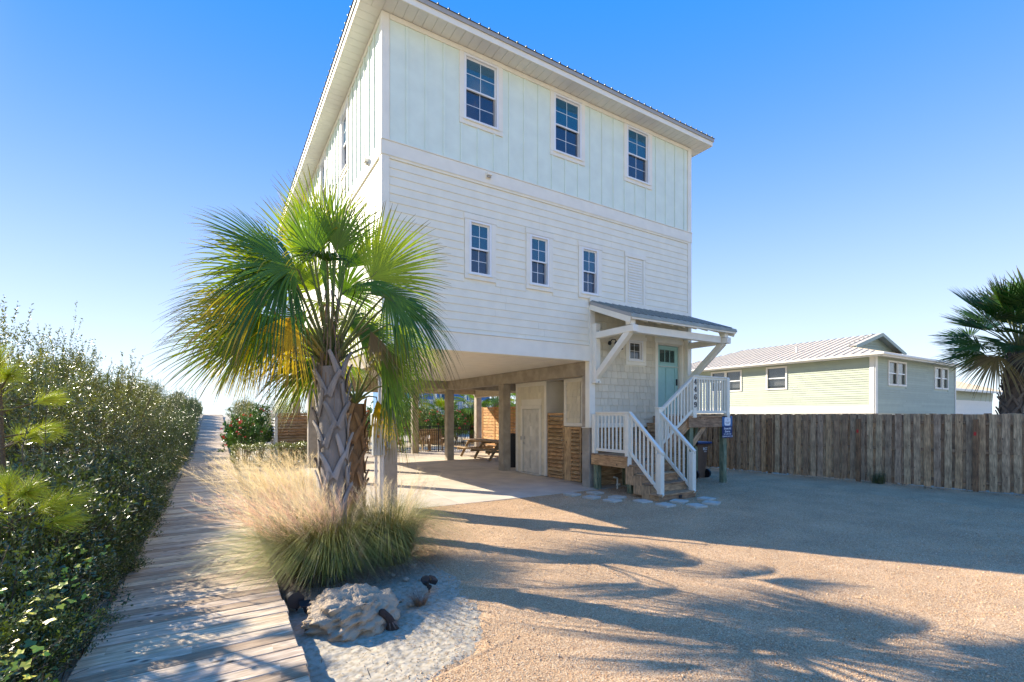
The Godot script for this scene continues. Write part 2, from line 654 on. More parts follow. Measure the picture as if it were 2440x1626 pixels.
# left rim of the gravel
func rim(d: float) -> float:
	var pts := [[-30.0, 0.75], [2.6, 0.85], [3.15, 1.15], [3.35, 1.72], [3.8, 1.88], [4.4, 2.15], [5.0, 2.2], [5.9, 2.15], [7.0, 2.5], [8.2, 2.75], [9.3, 2.9]]
	for k in pts.size() - 1:
		if d < pts[k + 1][0]:
			return lerpf(pts[k][1], pts[k + 1][1], (d - pts[k][0]) / (pts[k + 1][0] - pts[k][0]))
	return 2.9


func gravel_h(x: float, d: float, n: FastNoiseLite) -> float:
	return 0.03 + n.get_noise_2d(x * 0.5, d * 0.5) * 0.02 + n.get_noise_2d(x * 3.0, d * 3.0) * 0.006 - 0.05 * sm(0.35, -0.35, x - rim(d) + n.get_noise_2d(x * 2.5, d * 2.5) * 0.3)


func gravel() -> void:
	var n := FastNoiseLite.new()
	n.seed = 9
	n.frequency = 0.9
	var g := Geo.new()
	var rows := []
	var d := -14.0
	while d < 30.0:
		rows.append(d)
		d += 0.09 if d > 2.0 and d < 9.3 else 0.5
	var cols := 150
	for j in rows.size():
		var x0: float = rim(rows[j]) - 0.35 + n.get_noise_2d(rows[j] * 2.0, 3.0) * 0.38 + n.get_noise_2d(rows[j] * 7.0, 7.0) * 0.16
		if rows[j] > 9.12:
			x0 = 11.9
		var x1: float = 17.5 if rows[j] < 3.0 else 15.6 if rows[j] < 8.0 else 14.9
		for i in cols + 1:
			var t := float(i) / cols
			var x := lerpf(x0, x1, t * t * 0.6 + t * 0.4)
			g.vert(P(x, gravel_h(x, rows[j], n), rows[j]), Vector3.UP)
	for j in rows.size() - 1:
		for i in cols:
			var a := j * (cols + 1) + i
			g.face4(a, a + 1, a + cols + 2, a + cols + 1)
	smooth(g)
	var o := structure("gravel_drive", g.mesh(), M.gravel)
	# loose pebbles, dense where the camera is near and thinning out over the sand
	var p := Geo.new()
	for q in [[1, 1, 1], [1, 1, -1], [1, -1, 1], [1, -1, -1], [-1, 1, 1], [-1, 1, -1], [-1, -1, 1], [-1, -1, -1]]:
		var a := Vector3(q[0], 0, 0)
		var b := Vector3(0, q[1] * 0.62, 0)
		var e := Vector3(0, 0, q[2] * 0.8)
		var i := p.vert(a, a.normalized())
		p.vert(b, b.normalized())
		p.vert(e, e.normalized())
		p.face3(i, i + 1, i + 2)
	var spots: Array[Transform3D] = []
	var tones := PackedColorArray()
	var pal := [Color(0.69, 0.445, 0.235), Color(0.78, 0.55, 0.325), Color(0.60, 0.37, 0.18), Color(0.81, 0.655, 0.45), Color(0.46, 0.28, 0.15), Color(0.74, 0.49, 0.265), Color(0.62, 0.46, 0.31)]
	R.seed = 77
	var sn := sand_noise()
	while spots.size() < 190000:
		var dd := 0.3 + 8.7 * pow(R.randf(), 1.5)
		var x := R.randf_range(rim(dd) - 0.9, 13.0)
		var px := (0.8497 * x - 0.5273 * dd) / maxf(0.5273 * x + 0.8497 * dd, 0.5)
		if px > 1.12 or px < -0.75:
			continue
		var edge := x - rim(dd)
		if edge < 0.0 and R.randf() > 0.85 * exp(edge * 2.0):
			continue
		if dd > 7.6 and x < 2.9:
			continue
		var h := maxf(gravel_h(x, dd, n) if edge > -0.2 else -1.0, sand_h(x, dd, sn) if x < 3.2 else -1.0)
		var s := R.randf_range(0.003, 0.0072) * (1.0 if R.randf() < 0.985 else 2.0)
		spots.append(Transform3D(Basis.from_euler(Vector3(R.randf() * 0.8, R.randf() * TAU, R.randf() * 0.8)).scaled(Vector3.ONE * s), P(x, h + s * 0.3, dd)))
		tones.append(pal[R.randi() % pal.size()] * R.randf_range(0.88, 1.08))
	var mm := MultiMesh.new()
	mm.transform_format = MultiMesh.TRANSFORM_3D
	mm.use_colors = true
	mm.mesh = p.mesh()
	mm.instance_count = spots.size()
	for k in spots.size():
		mm.set_instance_transform(k, spots[k])
		mm.set_instance_color(k, tones[k])
	var mi := MultiMeshInstance3D.new()
	mi.name = "loose_gravel"
	mi.multimesh = mm
	mi.material_override = M.pebble
	add_child(mi)
	meta(mi, "loose tan pebbles strewn over the drive and the sand edge", "gravel", "", "stuff")


func patio() -> void:
	var g := Geo.new()
	g.box(P(2.5, -0.1, 23.0), P(11.95, 0.022, 8.93))
	var o := structure("patio_slab", g.mesh(), M.slab1)
	var k := 0
	var xe := [2.5, 4.35, 6.2, 8.05, 9.95, 11.95]
	var de := [8.92, 10.6, 12.4, 14.2, 16.0, 17.8, 19.6, 21.4, 23.0]
	R.seed = 4
	for i in xe.size() - 1:
		for j in de.size() - 1:
			bp(o, "slab_panel", M["slab" + ["", "1", "2"][R.randi() % 3]], xe[i] + 0.008, xe[i + 1] - 0.008, 0.024, 0.04, de[j] + 0.008, de[j + 1] - 0.008, 0.005)


func boardwalk() -> void:
	var g := Geo.new()
	for x in [-0.74, -0.15, 0.46]:
		g.box(P(x - 0.03, -0.05, 25.0), P(x + 0.03, 0.164, 2.2))
	var o := structure("boardwalk", g.mesh(), M.fence_wood1)
	R.seed = 15
	var d := 2.3
	while d < 45.2:
		var w := 0.137
		var ramp := d >= 25.0
		var y := deck_h(d + w / 2) - 0.018
		var e := R.randf_range(-0.012, 0.012)
		var m: Material = M["deck_wood" + ["", "1", "2", "3", "4"][R.randi() % 5]]
		var q := part(o, "plank", bevel(Vector3(1.31, 0.036, w), 0.005, R.randi() % 12), m, P(-0.13 + e, y + R.randf_range(-0.003, 0.003), d + w / 2))
		q.rotation = Vector3((atan(1.72 / 20.0) if ramp else 0.0) + R.randf_range(-0.012, 0.012), R.randf_range(-0.004, 0.004), R.randf_range(-0.002, 0.002))
		d += w + R.randf_range(0.005, 0.011)
	for x in [-0.80, 0.54]:
		bar(o, "stringer", M.fence_wood1, P(x, 0.02, 25.0), P(x, 1.75, 45.0), 0.04, 0.24)


func stepping_stones() -> void:
	var at := [[6.97, 8.61], [7.57, 8.5], [7.09, 8.08], [7.57, 7.78], [7.2, 7.54], [7.66, 7.12], [7.75, 6.59], [8.33, 6.73], [8.22, 6.21], [9.09, 6.62], [8.76, 6.26]]
	R.seed = 8
	for k in at.size():
		var s := 0.30
		var o := part(self, "stepping_stone", bevel(Vector3(s, 0.05, s), 0.008), M.paver, P(at[k][0], 0.045, at[k][1]))
		o.rotation.y = [0.1, 0.0, 0.25, 0.2, 0.12, -0.1, 0.05, 0.3, -0.2, 0.15, 0.35][k]
		o.rotation.x = R.randf_range(-0.02, 0.02)
		meta(o, "square pale stepping stone set in the gravel before the stairs", "stepping stone", "stepping stones in front of the entry stairs")


# ---------------------------------------------------------------- the house
# a sash window on a face; c is its centre along u, w and h0..h1 the opening
func window(h: Node3D, f: Array, c: float, w: float, h0: float, h1: float, cas: float, head: float, double := true, blind := "") -> void:
	var a := c - w / 2
	var b := c + w / 2
	var g := Geo.new()
	var fr := 0.045
	var V := func(g_: Geo, u0: float, u1: float, y0: float, y1: float, o0: float, o1: float) -> void:
		if f[0] == "d":
			g_.box(P(u0, y0, f[1] - o0), P(u1, y1, f[1] - o1))
		else:
			g_.box(P(f[1] - o1, y0, u1), P(f[1] - o0, y1, u0))
	for q in [[a, a + fr, h0, h1], [b - fr, b, h0, h1], [a + fr, b - fr, h0, h0 + fr], [a + fr, b - fr, h1 - fr, h1]]:
		V.call(g, q[0], q[1], q[2], q[3], -0.09, 0.03)
	var win := part(h, "window", g.mesh(), M.vinyl, -org(h))
	bf(win, f, "casing", M.white_trim, a - cas, a - 0.002, h0 - 0.002, h1 + 0.002, 0.0, 0.034)
	bf(win, f, "casing", M.white_trim, b + 0.002, b + cas, h0 - 0.002, h1 + 0.002, 0.0, 0.034)
	bf(win, f, "head_casing", M.white_trim, a - cas - 0.02, b + cas + 0.02, h1 + 0.004, h1 + head, 0.0, 0.04)
	bf(win, f, "apron", M.white_trim, a - cas, b + cas, h0 - cas, h0 - 0.004, 0.0, 0.034)
	bf(win, f, "sill", M.white_trim, a - 0.03, b + 0.03, h0 - 0.022, h0 - 0.002, 0.036, 0.06)
	# room behind
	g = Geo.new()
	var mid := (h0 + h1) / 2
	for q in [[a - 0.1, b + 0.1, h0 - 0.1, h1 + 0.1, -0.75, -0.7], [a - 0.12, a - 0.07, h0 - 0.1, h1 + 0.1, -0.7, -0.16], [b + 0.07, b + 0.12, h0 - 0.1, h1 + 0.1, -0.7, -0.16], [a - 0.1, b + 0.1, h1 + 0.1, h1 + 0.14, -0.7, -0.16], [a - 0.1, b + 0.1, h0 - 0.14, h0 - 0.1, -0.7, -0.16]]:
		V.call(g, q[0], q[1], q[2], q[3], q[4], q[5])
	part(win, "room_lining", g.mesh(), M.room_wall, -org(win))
	if blind:
		g = Geo.new()
		var y := h1 - 0.05
		while y > h0 + 0.06:
			V.call(g, a + 0.03, b - 0.03, y - 0.004, y, -0.175, -0.13)
			y -= 0.042
		part(win, "blind", g.mesh(), M[blind], -org(win))
	var sashes := [[h0 + fr, mid + 0.02, -0.055, "screen_glass"], [mid - 0.02, h1 - fr, -0.02, "glass"]] if double else [[h0 + fr, h1 - fr, -0.03, "plain_glass"]]
	for s in sashes:
		var o: float = s[2]
		var e := 0.032
		g = Geo.new()
		for q in [[a + fr, a + fr + e, s[0], s[1]], [b - fr - e, b - fr, s[0], s[1]], [a + fr + e, b - fr - e, s[0], s[0] + e], [a + fr + e, b - fr - e, s[1] - e, s[1]]]:
			V.call(g, q[0], q[1], q[2], q[3], o - 0.03, o)
		part(win, "sash", g.mesh(), M.vinyl if s[3] != "screen_glass" else M.flat_grey, -org(win))
		var u0: float = a + fr + e
		var u1: float = b - fr - e
		var um := (u0 + u1) / 2
		var y0: float = s[0] + e
		var y1: float = s[1] - e
		var ym := (y0 + y1) / 2
		for q in [[u0, um - 0.006, y0, ym - 0.006], [um + 0.006, u1, y0, ym - 0.006], [u0, um - 0.006, ym + 0.006, y1], [um + 0.006, u1, ym + 0.006, y1]]:
			bf(win, f, "pane", M[s[3]], q[0], q[1], q[2], q[3], o - 0.018, o - 0.012, 0.0)
		bf(win, f, "muntin", M.vinyl, um - 0.006, um + 0.006, y0, y1, o - 0.02, o - 0.008, 0.0)
		bf(win, f, "muntin", M.vinyl, u0, um - 0.007, ym - 0.006, ym + 0.006, o - 0.02, o - 0.008, 0.0)
		bf(win, f, "muntin", M.vinyl, um + 0.007, u1, ym - 0.006, ym + 0.006, o - 0.02, o - 0.008, 0.0)


func shingles(h: Node3D, f: Array, u0: float, u1: float, h0: float, h1: float, holes: Array, seed_: int, step := 0.177) -> void:
	R.seed = seed_
	var y := h1 - step
	while y > h0 - step * 0.9:
		var lo := maxf(y, h0)
		var hi := minf(y + step, h1) - 0.002
		for s in gaps(u0, u1, lo, hi, holes):
			var u: float = s[0]
			while u < s[1] - 0.01:
				var w: float = [0.12, 0.155, 0.19, 0.225, 0.25][R.randi() % 5]
				if s[1] - u - w < 0.08:
					w = s[1] - u
				lap(h, f, M["shingle" + ["", "1", "2", "3"][R.randi() % 4]], u + 0.003, u + w - 0.004, lo, hi, 0.030, 0.008, "shingle")
				u += w
		y -= step


func louvers(parent: Node, f: Array, m: Array, u0: float, u1: float, h0: float, h1: float, step: float, o: float, tilt := 0.75) -> void:
	var y := h0 + step * 0.6
	while y < h1 - step * 0.3:
		var a: Vector3
		var b: Vector3
		if f[0] == "d":
			a = P(u0, y, f[1] - o)
			b = P(u1, y, f[1] - o)
		else:
			a = P(f[1] - o, y, u0)
			b = P(f[1] - o, y, u1)
		var outward := Vector3(0, 0, 1) if f[0] == "d" else Vector3(-1, 0, 0)
		var roll := (Vector3.UP * cos(tilt) + outward * sin(tilt)).normalized()
		bar(parent, "slat", M[m[R.randi() % m.size()]], a, b, step * 1.15, 0.018, 0.003, roll, R.randi() % 6)
		y += step


func house() -> Node3D:
	var h := thing("beach_house", "tall white beach house on concrete columns with a mint front door", "house", P(XL, 0, D))
	var F := ["d", D]
	var L := ["x", XL]
	var up := [4.90, 7.27, 9.665]
	var low := [4.872, 6.433, 7.976]
	var holes := []
	var cased := []
	for c in up:
		holes.append([c - 0.42, c + 0.42, 8.15, 9.55])
		cased.append([c - 0.53, c + 0.53, 8.04, 9.68])
	for c in low:
		holes.append([c - 0.27, c + 0.27, 4.885, 6.04])
		cased.append([c - 0.385, c + 0.385, 4.775, 6.165])
	cased.append([9.158, 9.954, 4.775, 6.185])
	var entry := [[9.31, 9.85, 3.31, 3.87], [10.43, 11.40, 1.86, 3.87]]
	wall(h, F, M.white_siding, XL + 0.002, XR - 0.002, 3.22, 9.66, 0.14, holes + entry)
	wall(h, F, M.white_siding, 7.95, XR - 0.002, 1.56, 3.219, 0.14, entry)
	var side := [[11.98, 12.66, 7.95, 9.40], [14.75, 15.4, 7.95, 9.40]]
	wall(h, L, M.white_siding, D + 0.142, DB, 3.22, 9.66, 0.14, side)
	wall(h, ["x", XR - 0.14], M.white_siding, D + 0.142, DB, 3.22, 9.66, 0.138, [])
	wall(h, ["d", DB - 0.14], M.white_siding, XL + 0.142, XR - 0.142, 3.22, 9.66, 0.138, [])
	# upper storey: boards and battens
	for s in gaps(XL + 0.14, XR - 0.14, 8.1, 9.5, cased):
		bf(h, F, "board_sheet", M.mint_board, s[0], s[1], 7.178, 9.555, 0.001, 0.006, 0.0)
	for c in up:
		bf(h, F, "board_sheet", M.mint_board, c - 0.529, c + 0.529, 7.178, 8.038, 0.001, 0.0061, 0.0)
	var k := 0
	while 3.235 + k * 0.396 < XR - 0.2:
		var u := 3.235 + k * 0.396
		var cuts := [[7.18, 9.55]]
		for c in cased:
			if c[2] > 7.0 and u + 0.03 > c[0] and u - 0.03 < c[1]:
				cuts = [[7.18, c[2] - 0.003]]
		for c in cuts:
			bf(h, F, "batten", M.mint_board, u - 0.026, u + 0.026, c[0], c[1], 0.007, 0.028)
		k += 1
	bf(h, F, "corner_board", M.white_trim, XL - 0.03, XL + 0.125, 3.61, 9.655, 0.0, 0.03)
	bf(h, F, "corner_board", M.white_trim, XR - 0.125, XR + 0.03, 1.56, 9.655, 0.0, 0.03)
	for s in gaps(XL + 0.13, XR - 0.13, 9.56, 9.65, cased):
		bf(h, F, "frieze", M.white_trim, s[0], s[1], 9.557, 9.655, 0.0, 0.032)
	bf(h, F, "belt_board", M.white_trim, XL - 0.032, XR + 0.032, 6.90, 7.176, 0.031, 0.046)
	bf(h, F, "belt_cap", M.white_trim, XL - 0.045, XR + 0.045, 7.178, 7.20, 0.0, 0.06)
	bf(h, F, "belt_backing", M.white_siding, XL + 0.126, XR - 0.126, 6.85, 7.176, 0.0, 0.030)
	# lower storey: clapboards
	cased.append([7.94, XR, 1.0, 4.62])
	var y := 6.846
	R.seed = 21
	while y > 3.62:
		var y0 := maxf(y - 0.165, 3.61)
		for s in gaps(XL + 0.13, XR - 0.13, y0, y, cased):
			var u: float = s[0]
			while u < s[1] - 0.01:          # boards butt at uneven joints
				var w := minf(R.randf_range(2.2, 3.7), s[1] - u)
				if s[1] - u - w < 0.5:
					w = s[1] - u
				lap(h, F, M.white_siding, u + 0.001, u + w - 0.0015, y0, y - 0.001, 0.020, 0.006)
				u += w
		y -= 0.165
	bf(h, F, "skirt_board", M.white_trim, XL - 0.03, 7.94, 3.217, 3.60, 0.0, 0.035)
	bf(h, F, "skirt_cap", M.white_trim, XL - 0.045, 7.94, 3.602, 3.622, 0.0, 0.055)
	# windows
	for i in 3:
		window(h, F, up[i], 0.84, 8.15, 9.55, 0.11, 0.105, true, "blind" if i == 0 else "")
		window(h, F, low[i], 0.54, 4.885, 6.04, 0.11, 0.125, true, "")
	window(h, F, 9.58, 0.54, 3.31, 3.87, 0.11, 0.10, false)
	# shuttered opening
	var sh := bf(h, F, "shutter", M.white_trim, 9.265, 9.845, 4.84, 6.05, 0.0, 0.012)
	bf(sh, F, "casing", M.white_trim, 9.175, 9.263, 4.79, 6.052, 0.0, 0.034)
	bf(sh, F, "casing", M.white_trim, 9.847, 9.935, 4.79, 6.052, 0.0, 0.034)
	bf(sh, F, "head_casing", M.white_trim, 9.155, 9.955, 6.055, 6.18, 0.0, 0.04)
	bf(sh, F, "apron", M.white_trim, 9.265, 9.845, 4.79, 4.838, 0.0, 0.034)
	for i in 16:
		lap(sh, F, M.white_trim, 9.29, 9.82, 4.87 + i * 0.072, 4.87 + i * 0.072 + 0.068, 0.032, 0.014, "slat")
	# side wall
	bf(h, L, "corner_board", M.white_trim, D + 0.0, D + 0.13, 3.61, 9.655, 0.0, 0.029)
	bf(h, L, "belt_board", M.white_trim, D - 0.03, DB, 6.90, 7.176, 0.031, 0.046)
	bf(h, L, "belt_backing", M.white_siding, D + 0.131, DB, 6.892, 7.176, 0.0, 0.030)
	bf(h, L, "frieze", M.white_trim, D + 0.131, DB, 9.557, 9.655, 0.0, 0.032)
	bf(h, L, "board_sheet", M.mint_board, D + 0.135, 11.84, 7.178, 9.555, 0.001, 0.006, 0.0)
	bf(h, L, "board_sheet", M.mint_board, 12.80, 14.62, 7.178, 9.555, 0.001, 0.006, 0.0)
	bf(h, L, "board_sheet", M.mint_board, 15.54, DB, 7.178, 9.555, 0.001, 0.006, 0.0)
	var cs := [[11.83, 12.81, 7.80, 9.56], [14.6, 15.55, 7.80, 9.56]]
	k = 0
	while 9.69 + k * 0.366 < DB:
		var u := 9.69 + k * 0.366
		var top := 9.555
		for c in cs:
			if u > c[0] - 0.03 and u < c[1] + 0.03:
				top = c[2]
		bf(h, L, "batten", M.mint_board, u - 0.026, u + 0.026, 7.18, top, 0.007, 0.034)
		k += 1
	y = 6.89
	while y > 3.62:
		var y0 := maxf(y - 0.165, 3.61)
		lap(h, L, M.white_siding, D + 0.132, DB, y0, y - 0.001, 0.020, 0.006)
		y -= 0.165
	bf(h, L, "skirt_board", M.white_trim, D - 0.028, DB, 3.217, 3.60, 0.0, 0.03)
	window(h, L, 12.32, 0.68, 7.95, 9.40, 0.11, 0.12, true, "blind_pale")
	window(h, L, 15.07, 0.66, 7.95, 9.40, 0.11, 0.12, true, "blind_pale")
	# wall vents
	for q in [[F, 5.04, 7.0, 0.046], [L, 9.97, 7.03, 0.046]]:
		var f: Array = q[0]
		var v := bf(h, f, "vent", M.white_trim, q[1] - 0.06, q[1] + 0.06, q[2], q[2] + 0.12, q[3], q[3] + 0.02)
		bf(v, f, "hood", M.white_trim, q[1] - 0.055, q[1] + 0.055, q[2] + 0.05, q[2] + 0.115, q[3] + 0.022, q[3] + 0.10)
		bf(v, f, "flap", M.flat_grey, q[1] - 0.045, q[1] + 0.045, q[2] + 0.012, q[2] + 0.046, q[3] + 0.022, q[3] + 0.07)
	# eaves
	var ov := 0.42
	k = 0
	var u := XL - ov + 0.002
	while u < XR + ov - 0.01:
		var w := minf(0.2, XR + ov - u)
		bp(h, "soffit_board", M.soffit, u, u + w - 0.006, 9.665, 9.68, D - ov, D - 0.001, 0.003)
		u += w
	u = D
	while u < DB - 0.01:
		var w := minf(0.2, DB - u)
		bp(h, "soffit_board", M.soffit, XL - ov, XL - 0.001, 9.664, 9.679, u, u + w - 0.006, 0.003)
		bp(h, "soffit_board", M.soffit, XR + 0.001, XR + ov, 9.664, 9.679, u, u + w - 0.006, 0.003)
		u += w
	bp(h, "ceiling_deck", M.soffit, XL - ov, XR + ov, 9.682, 9.70, D - ov, DB + ov, 0.0)
	bp(h, "fascia", M.white_trim, XL - ov - 0.022, XR + ov + 0.022, 9.655, 9.84, D - ov - 0.022, D - ov - 0.001)
	bp(h, "fascia", M.white_trim, XL - ov - 0.022, XL - ov - 0.001, 9.655, 9.84, D - ov, DB + ov)
	bp(h, "fascia", M.white_trim, XR + ov + 0.001, XR + ov + 0.022, 9.655, 9.84, D - ov, DB + ov)
	for q in [[XL - ov - 0.05, XR + ov + 0.05, D - ov - 0.05, D - ov - 0.024], [XL - ov - 0.05, XL - ov - 0.024, D - ov - 0.02, DB + ov], [XR + ov + 0.024, XR + ov + 0.05, D - ov - 0.02, DB + ov]]:
		bp(h, "drip_edge", M.flat_grey, q[0], q[1], 9.775, 9.865, q[2], q[3], 0.002)
	# hip roof with ribs
	var x0 := XL - ov - 0.07
	var x1 := XR + ov + 0.07
	var d0 := D - ov - 0.07
	var d1 := DB + ov + 0.07
	var half := (x1 - x0) / 2
	var rise := half * 0.36
	var e := 9.868
	var xm := (x0 + x1) / 2
	var g := Geo.new()
	var A := P(x0, e, d0)
	var B := P(x1, e, d0)
	var C := P(x1, e, d1)
	var E := P(x0, e, d1)
	var r0 := P(xm, e + rise, d0 + half)
	var r1 := P(xm, e + rise, d1 - half)
	g.tri(A, r0, B, Color.WHITE)
	g.tri(C, r1, E, Color.WHITE)
	g.quad(A, E, r1, r0, Vector3(-0.36, 1, 0).normalized())
	g.quad(B, C, r1, r0, Vector3(0.36, 1, 0).normalized())
	g.quad(A, B, C, E, Vector3.DOWN)
	var roof := part(h, "roof", g.mesh(), M.dark_roof, -org(h))
	u = x0 + 0.06
	while u < x1:
		var t := minf(u - x0, x1 - u)
		bar(roof, "rib", M.dark_roof, P(u, e + 0.008, d0 - 0.01), P(u, e + 0.008 + t * 0.36, d0 + t), 0.035, 0.032, 0.008)
		u += 0.229
	u = d0 + 0.06
	while u < d1:
		var t := minf(minf(u - d0, d1 - u), half)
		bar(roof, "rib", M.dark_roof, P(x0 - 0.01, e + 0.008, u), P(x0 + t, e + 0.008 + t * 0.36, u), 0.035, 0.032, 0.008)
		u += 0.229
	under(h)
	porch(h)
	return h


func under(h: Node3D) -> void:
	# ceiling of the open ground floor, in long boards
	var u := XL + 0.03
	R.seed = 31
	while u < XR - 0.05:
		var w := minf(0.3, XR - 0.02 - u)
		bp(h, "ceiling_board", M.ceiling, u, u + w - 0.004, 3.236, 3.25, D + 0.03, DB, 0.003)
		u += w
	bp(h, "subfloor", M.ceiling, XL + 0.02, XR - 0.02, 3.252, 3.30, D + 0.142, DB, 0.0)
	for x in [2.76, 8.0, 11.42]:
		for d in [9.2, 13.45, 17.85, 21.85]:
			if x > 11.0 and d < 20.0:
				continue
			var c := bp(h, "column", M.concrete, x, x + 0.30, 0.0, 2.879, d, d + 0.30, 0.02)
			if x > 10.0:
				c.set_meta("label", "pale concrete column by the slatted screen")
		bp(h, "beam", M.concrete, x - 0.005, x + 0.305, 2.88, 3.234, 9.21, DB - 0.02, 0.012)
	for d in [21.85, 17.85]:
		bp(h, "cross_beam", M.concrete, 3.07, 7.99, 2.92, 3.234, d, d + 0.28, 0.012)
		bp(h, "cross_beam", M.concrete, 8.31, 11.41, 2.92, 3.234, d, d + 0.28, 0.012)
	# store room, its door and louvred gates (face to the left)
	var f := ["x", 8.36]
	wall(h, f, M.cream_trim, 11.5, 13.2, 0.06, 2.879, 0.1, [[11.87, 12.80, 0.06, 2.06]], "store_wall")
	bp(h, "store_wall", M.cream_trim, 8.36, 11.7, 0.04, 2.879, 13.09, 13.199, 0.0)
	bp(h, "store_wall", M.cream_trim, 8.47, 11.7, 0.04, 2.879, 11.51, 11.6, 0.0)
	shingles(h, f, 11.62, 13.08, 0.08, 2.76, [[11.77, 12.90, 0.0, 2.17]], 41, 0.2)
	for q in [[11.5, 11.62, 0.06, 2.879], [13.08, 13.2, 0.06, 2.879], [11.62, 13.08, 2.76, 2.879]]:
		bf(h, f, "trim_board", M.cream_trim, q[0], q[1], q[2], q[3], 0.0, 0.03)
	var sd := bf(h, f, "store_door", M.door_white, 11.88, 12.79, 0.08, 2.05, -0.06, -0.015)
	sd.set_meta("label", "worn white panelled storage door with knob")
	for q in [[11.77, 11.868, 0.06, 2.17], [12.802, 12.90, 0.06, 2.17], [11.77, 12.90, 2.062, 2.165]]:
		bf(sd, f, "casing", M.cream_trim, q[0], q[1], q[2], minf(q[3], 2.058) if q[1] - q[0] < 0.5 else q[3], 0.0, 0.036)
	bf(sd, f, "threshold", M.door_white, 11.78, 12.89, 0.042, 0.078, -0.05, 0.10)
	for col in [[11.99, 12.28], [12.39, 12.68]]:
		for row in [[0.22, 0.78], [0.90, 1.50], [1.62, 1.92]]:
			bf(sd, f, "door_panel", M.door_white, col[0], col[1], row[0], row[1], -0.012, -0.004, 0.004)
			bf(sd, f, "panel_field", M.door_white, col[0] + 0.05, col[1] - 0.05, row[0] + 0.05, row[1] - 0.05, -0.004, 0.004, 0.006)
	var kn := Geo.new()
	kn.tube([Vector3.ZERO, Vector3(-0.03, 0, 0), Vector3(-0.05, 0, 0), Vector3(-0.075, 0, 0)], [0.012, 0.012, 0.03, 0.018], 12)
	part(sd, "knob", kn.mesh(), M.steel, P(8.375, 0.98, 12.72) - org(sd))
	part(sd, "deadbolt", bevel(Vector3(0.02, 0.10, 0.05), 0.008), M.flat_grey, P(8.365, 1.15, 12.72) - org(sd))
	bf(sd, f, "notice", M.beige_trim, 12.28, 12.42, 1.22, 1.52, -0.004, -0.001, 0.0)
	bf(h, f, "key_box", M.flat_grey, 12.83, 12.87, 1.08, 1.20, 0.037, 0.06)
	# recess over the first gate
	var fr := ["x", 9.0]
	bp(h, "recess_wall", M.cream_trim, 9.02, 9.1, 0.04, 2.879, 10.0, 11.5, 0.0)
	shingles(h, fr, 10.72, 11.49, 1.9, 2.86, [], 43, 0.2)
	R.seed = 44
	for q in [[10.70, 11.49, 1.93], [9.96, 10.42, 1.545]]:
		var gt := bf(h, f, "louvred_gate", M.brown_wood1, q[0], q[0] + 0.06, 0.06, q[2], -0.05, 0.0)
		bf(gt, f, "stile", M.brown_wood1, q[1] - 0.06, q[1], 0.06, q[2], -0.05, 0.0)
		bf(gt, f, "rail", M.brown_wood2, q[0] + 0.061, q[1] - 0.061, q[2] - 0.07, q[2], -0.05, 0.0)
		bf(gt, f, "rail", M.brown_wood2, q[0] + 0.061, q[1] - 0.061, 0.06, 0.13, -0.05, 0.0)
		louvers(gt, f, ["brown_wood", "brown_wood1", "brown_wood2"], q[0] + 0.062, q[1] - 0.062, 0.13, q[2] - 0.07, 0.112, -0.02)
	bf(h, f, "gate_post", M.brown_wood, 10.43, 10.69, 0.04, 1.54, -0.10, -0.01)
	var lk := Geo.new()
	lk.tube([Vector3.ZERO, Vector3(-0.02, 0, 0), Vector3(-0.03, 0, 0), Vector3(-0.06, 0, 0)], [0.018, 0.018, 0.03, 0.02], 12)
	part(h, "gate_knob", lk.mesh(), M.steel, P(8.36, 1.16, 10.72) - org(h))
	# shingled box over the second gate
	bp(h, "meter_closet", M.cream_trim, 8.39, 9.0, 1.56, 2.879, 9.52, 10.70, 0.0)
	shingles(h, ["x", 8.385], 10.0, 10.58, 1.66, 2.78, [], 45, 0.2)
	for q in [[10.58, 10.70, 1.56, 2.879], [9.55, 10.58, 1.56, 1.66], [9.55, 10.58, 2.78, 2.879]]:
		bf(h, ["x", 8.385], "trim_board", M.cream_trim, q[0], q[1], q[2], q[3], 0.0, 0.03)
	# louvred wall below the entry
	R.seed = 46
	var ff := ["d", D + 0.05]
	louvers(h, ff, ["brown_wood", "brown_wood1"], 8.32, 11.78, 0.05, 1.54, 0.125, -0.06)
	bp(h, "store_back", M.brown_wood1, 8.5, 11.7, 0.04, 1.55, D + 0.5, D + 0.56, 0.0)
	bp(h, "frame_post", M.brown_wood1, 9.9, 9.99, 0.0, 1.55, D + 0.10, D + 0.2)
	bp(h, "frame_post", M.brown_wood1, 11.72, 11.81, 0.0, 1.555, D + 0.02, D + 0.2)
	# concrete corner column under the entry corner
	bp(h, "floor_plate", M.white_trim, 7.96, XR - 0.13, 1.545, 1.56, D + 0.01, D + 0.3, 0.0)


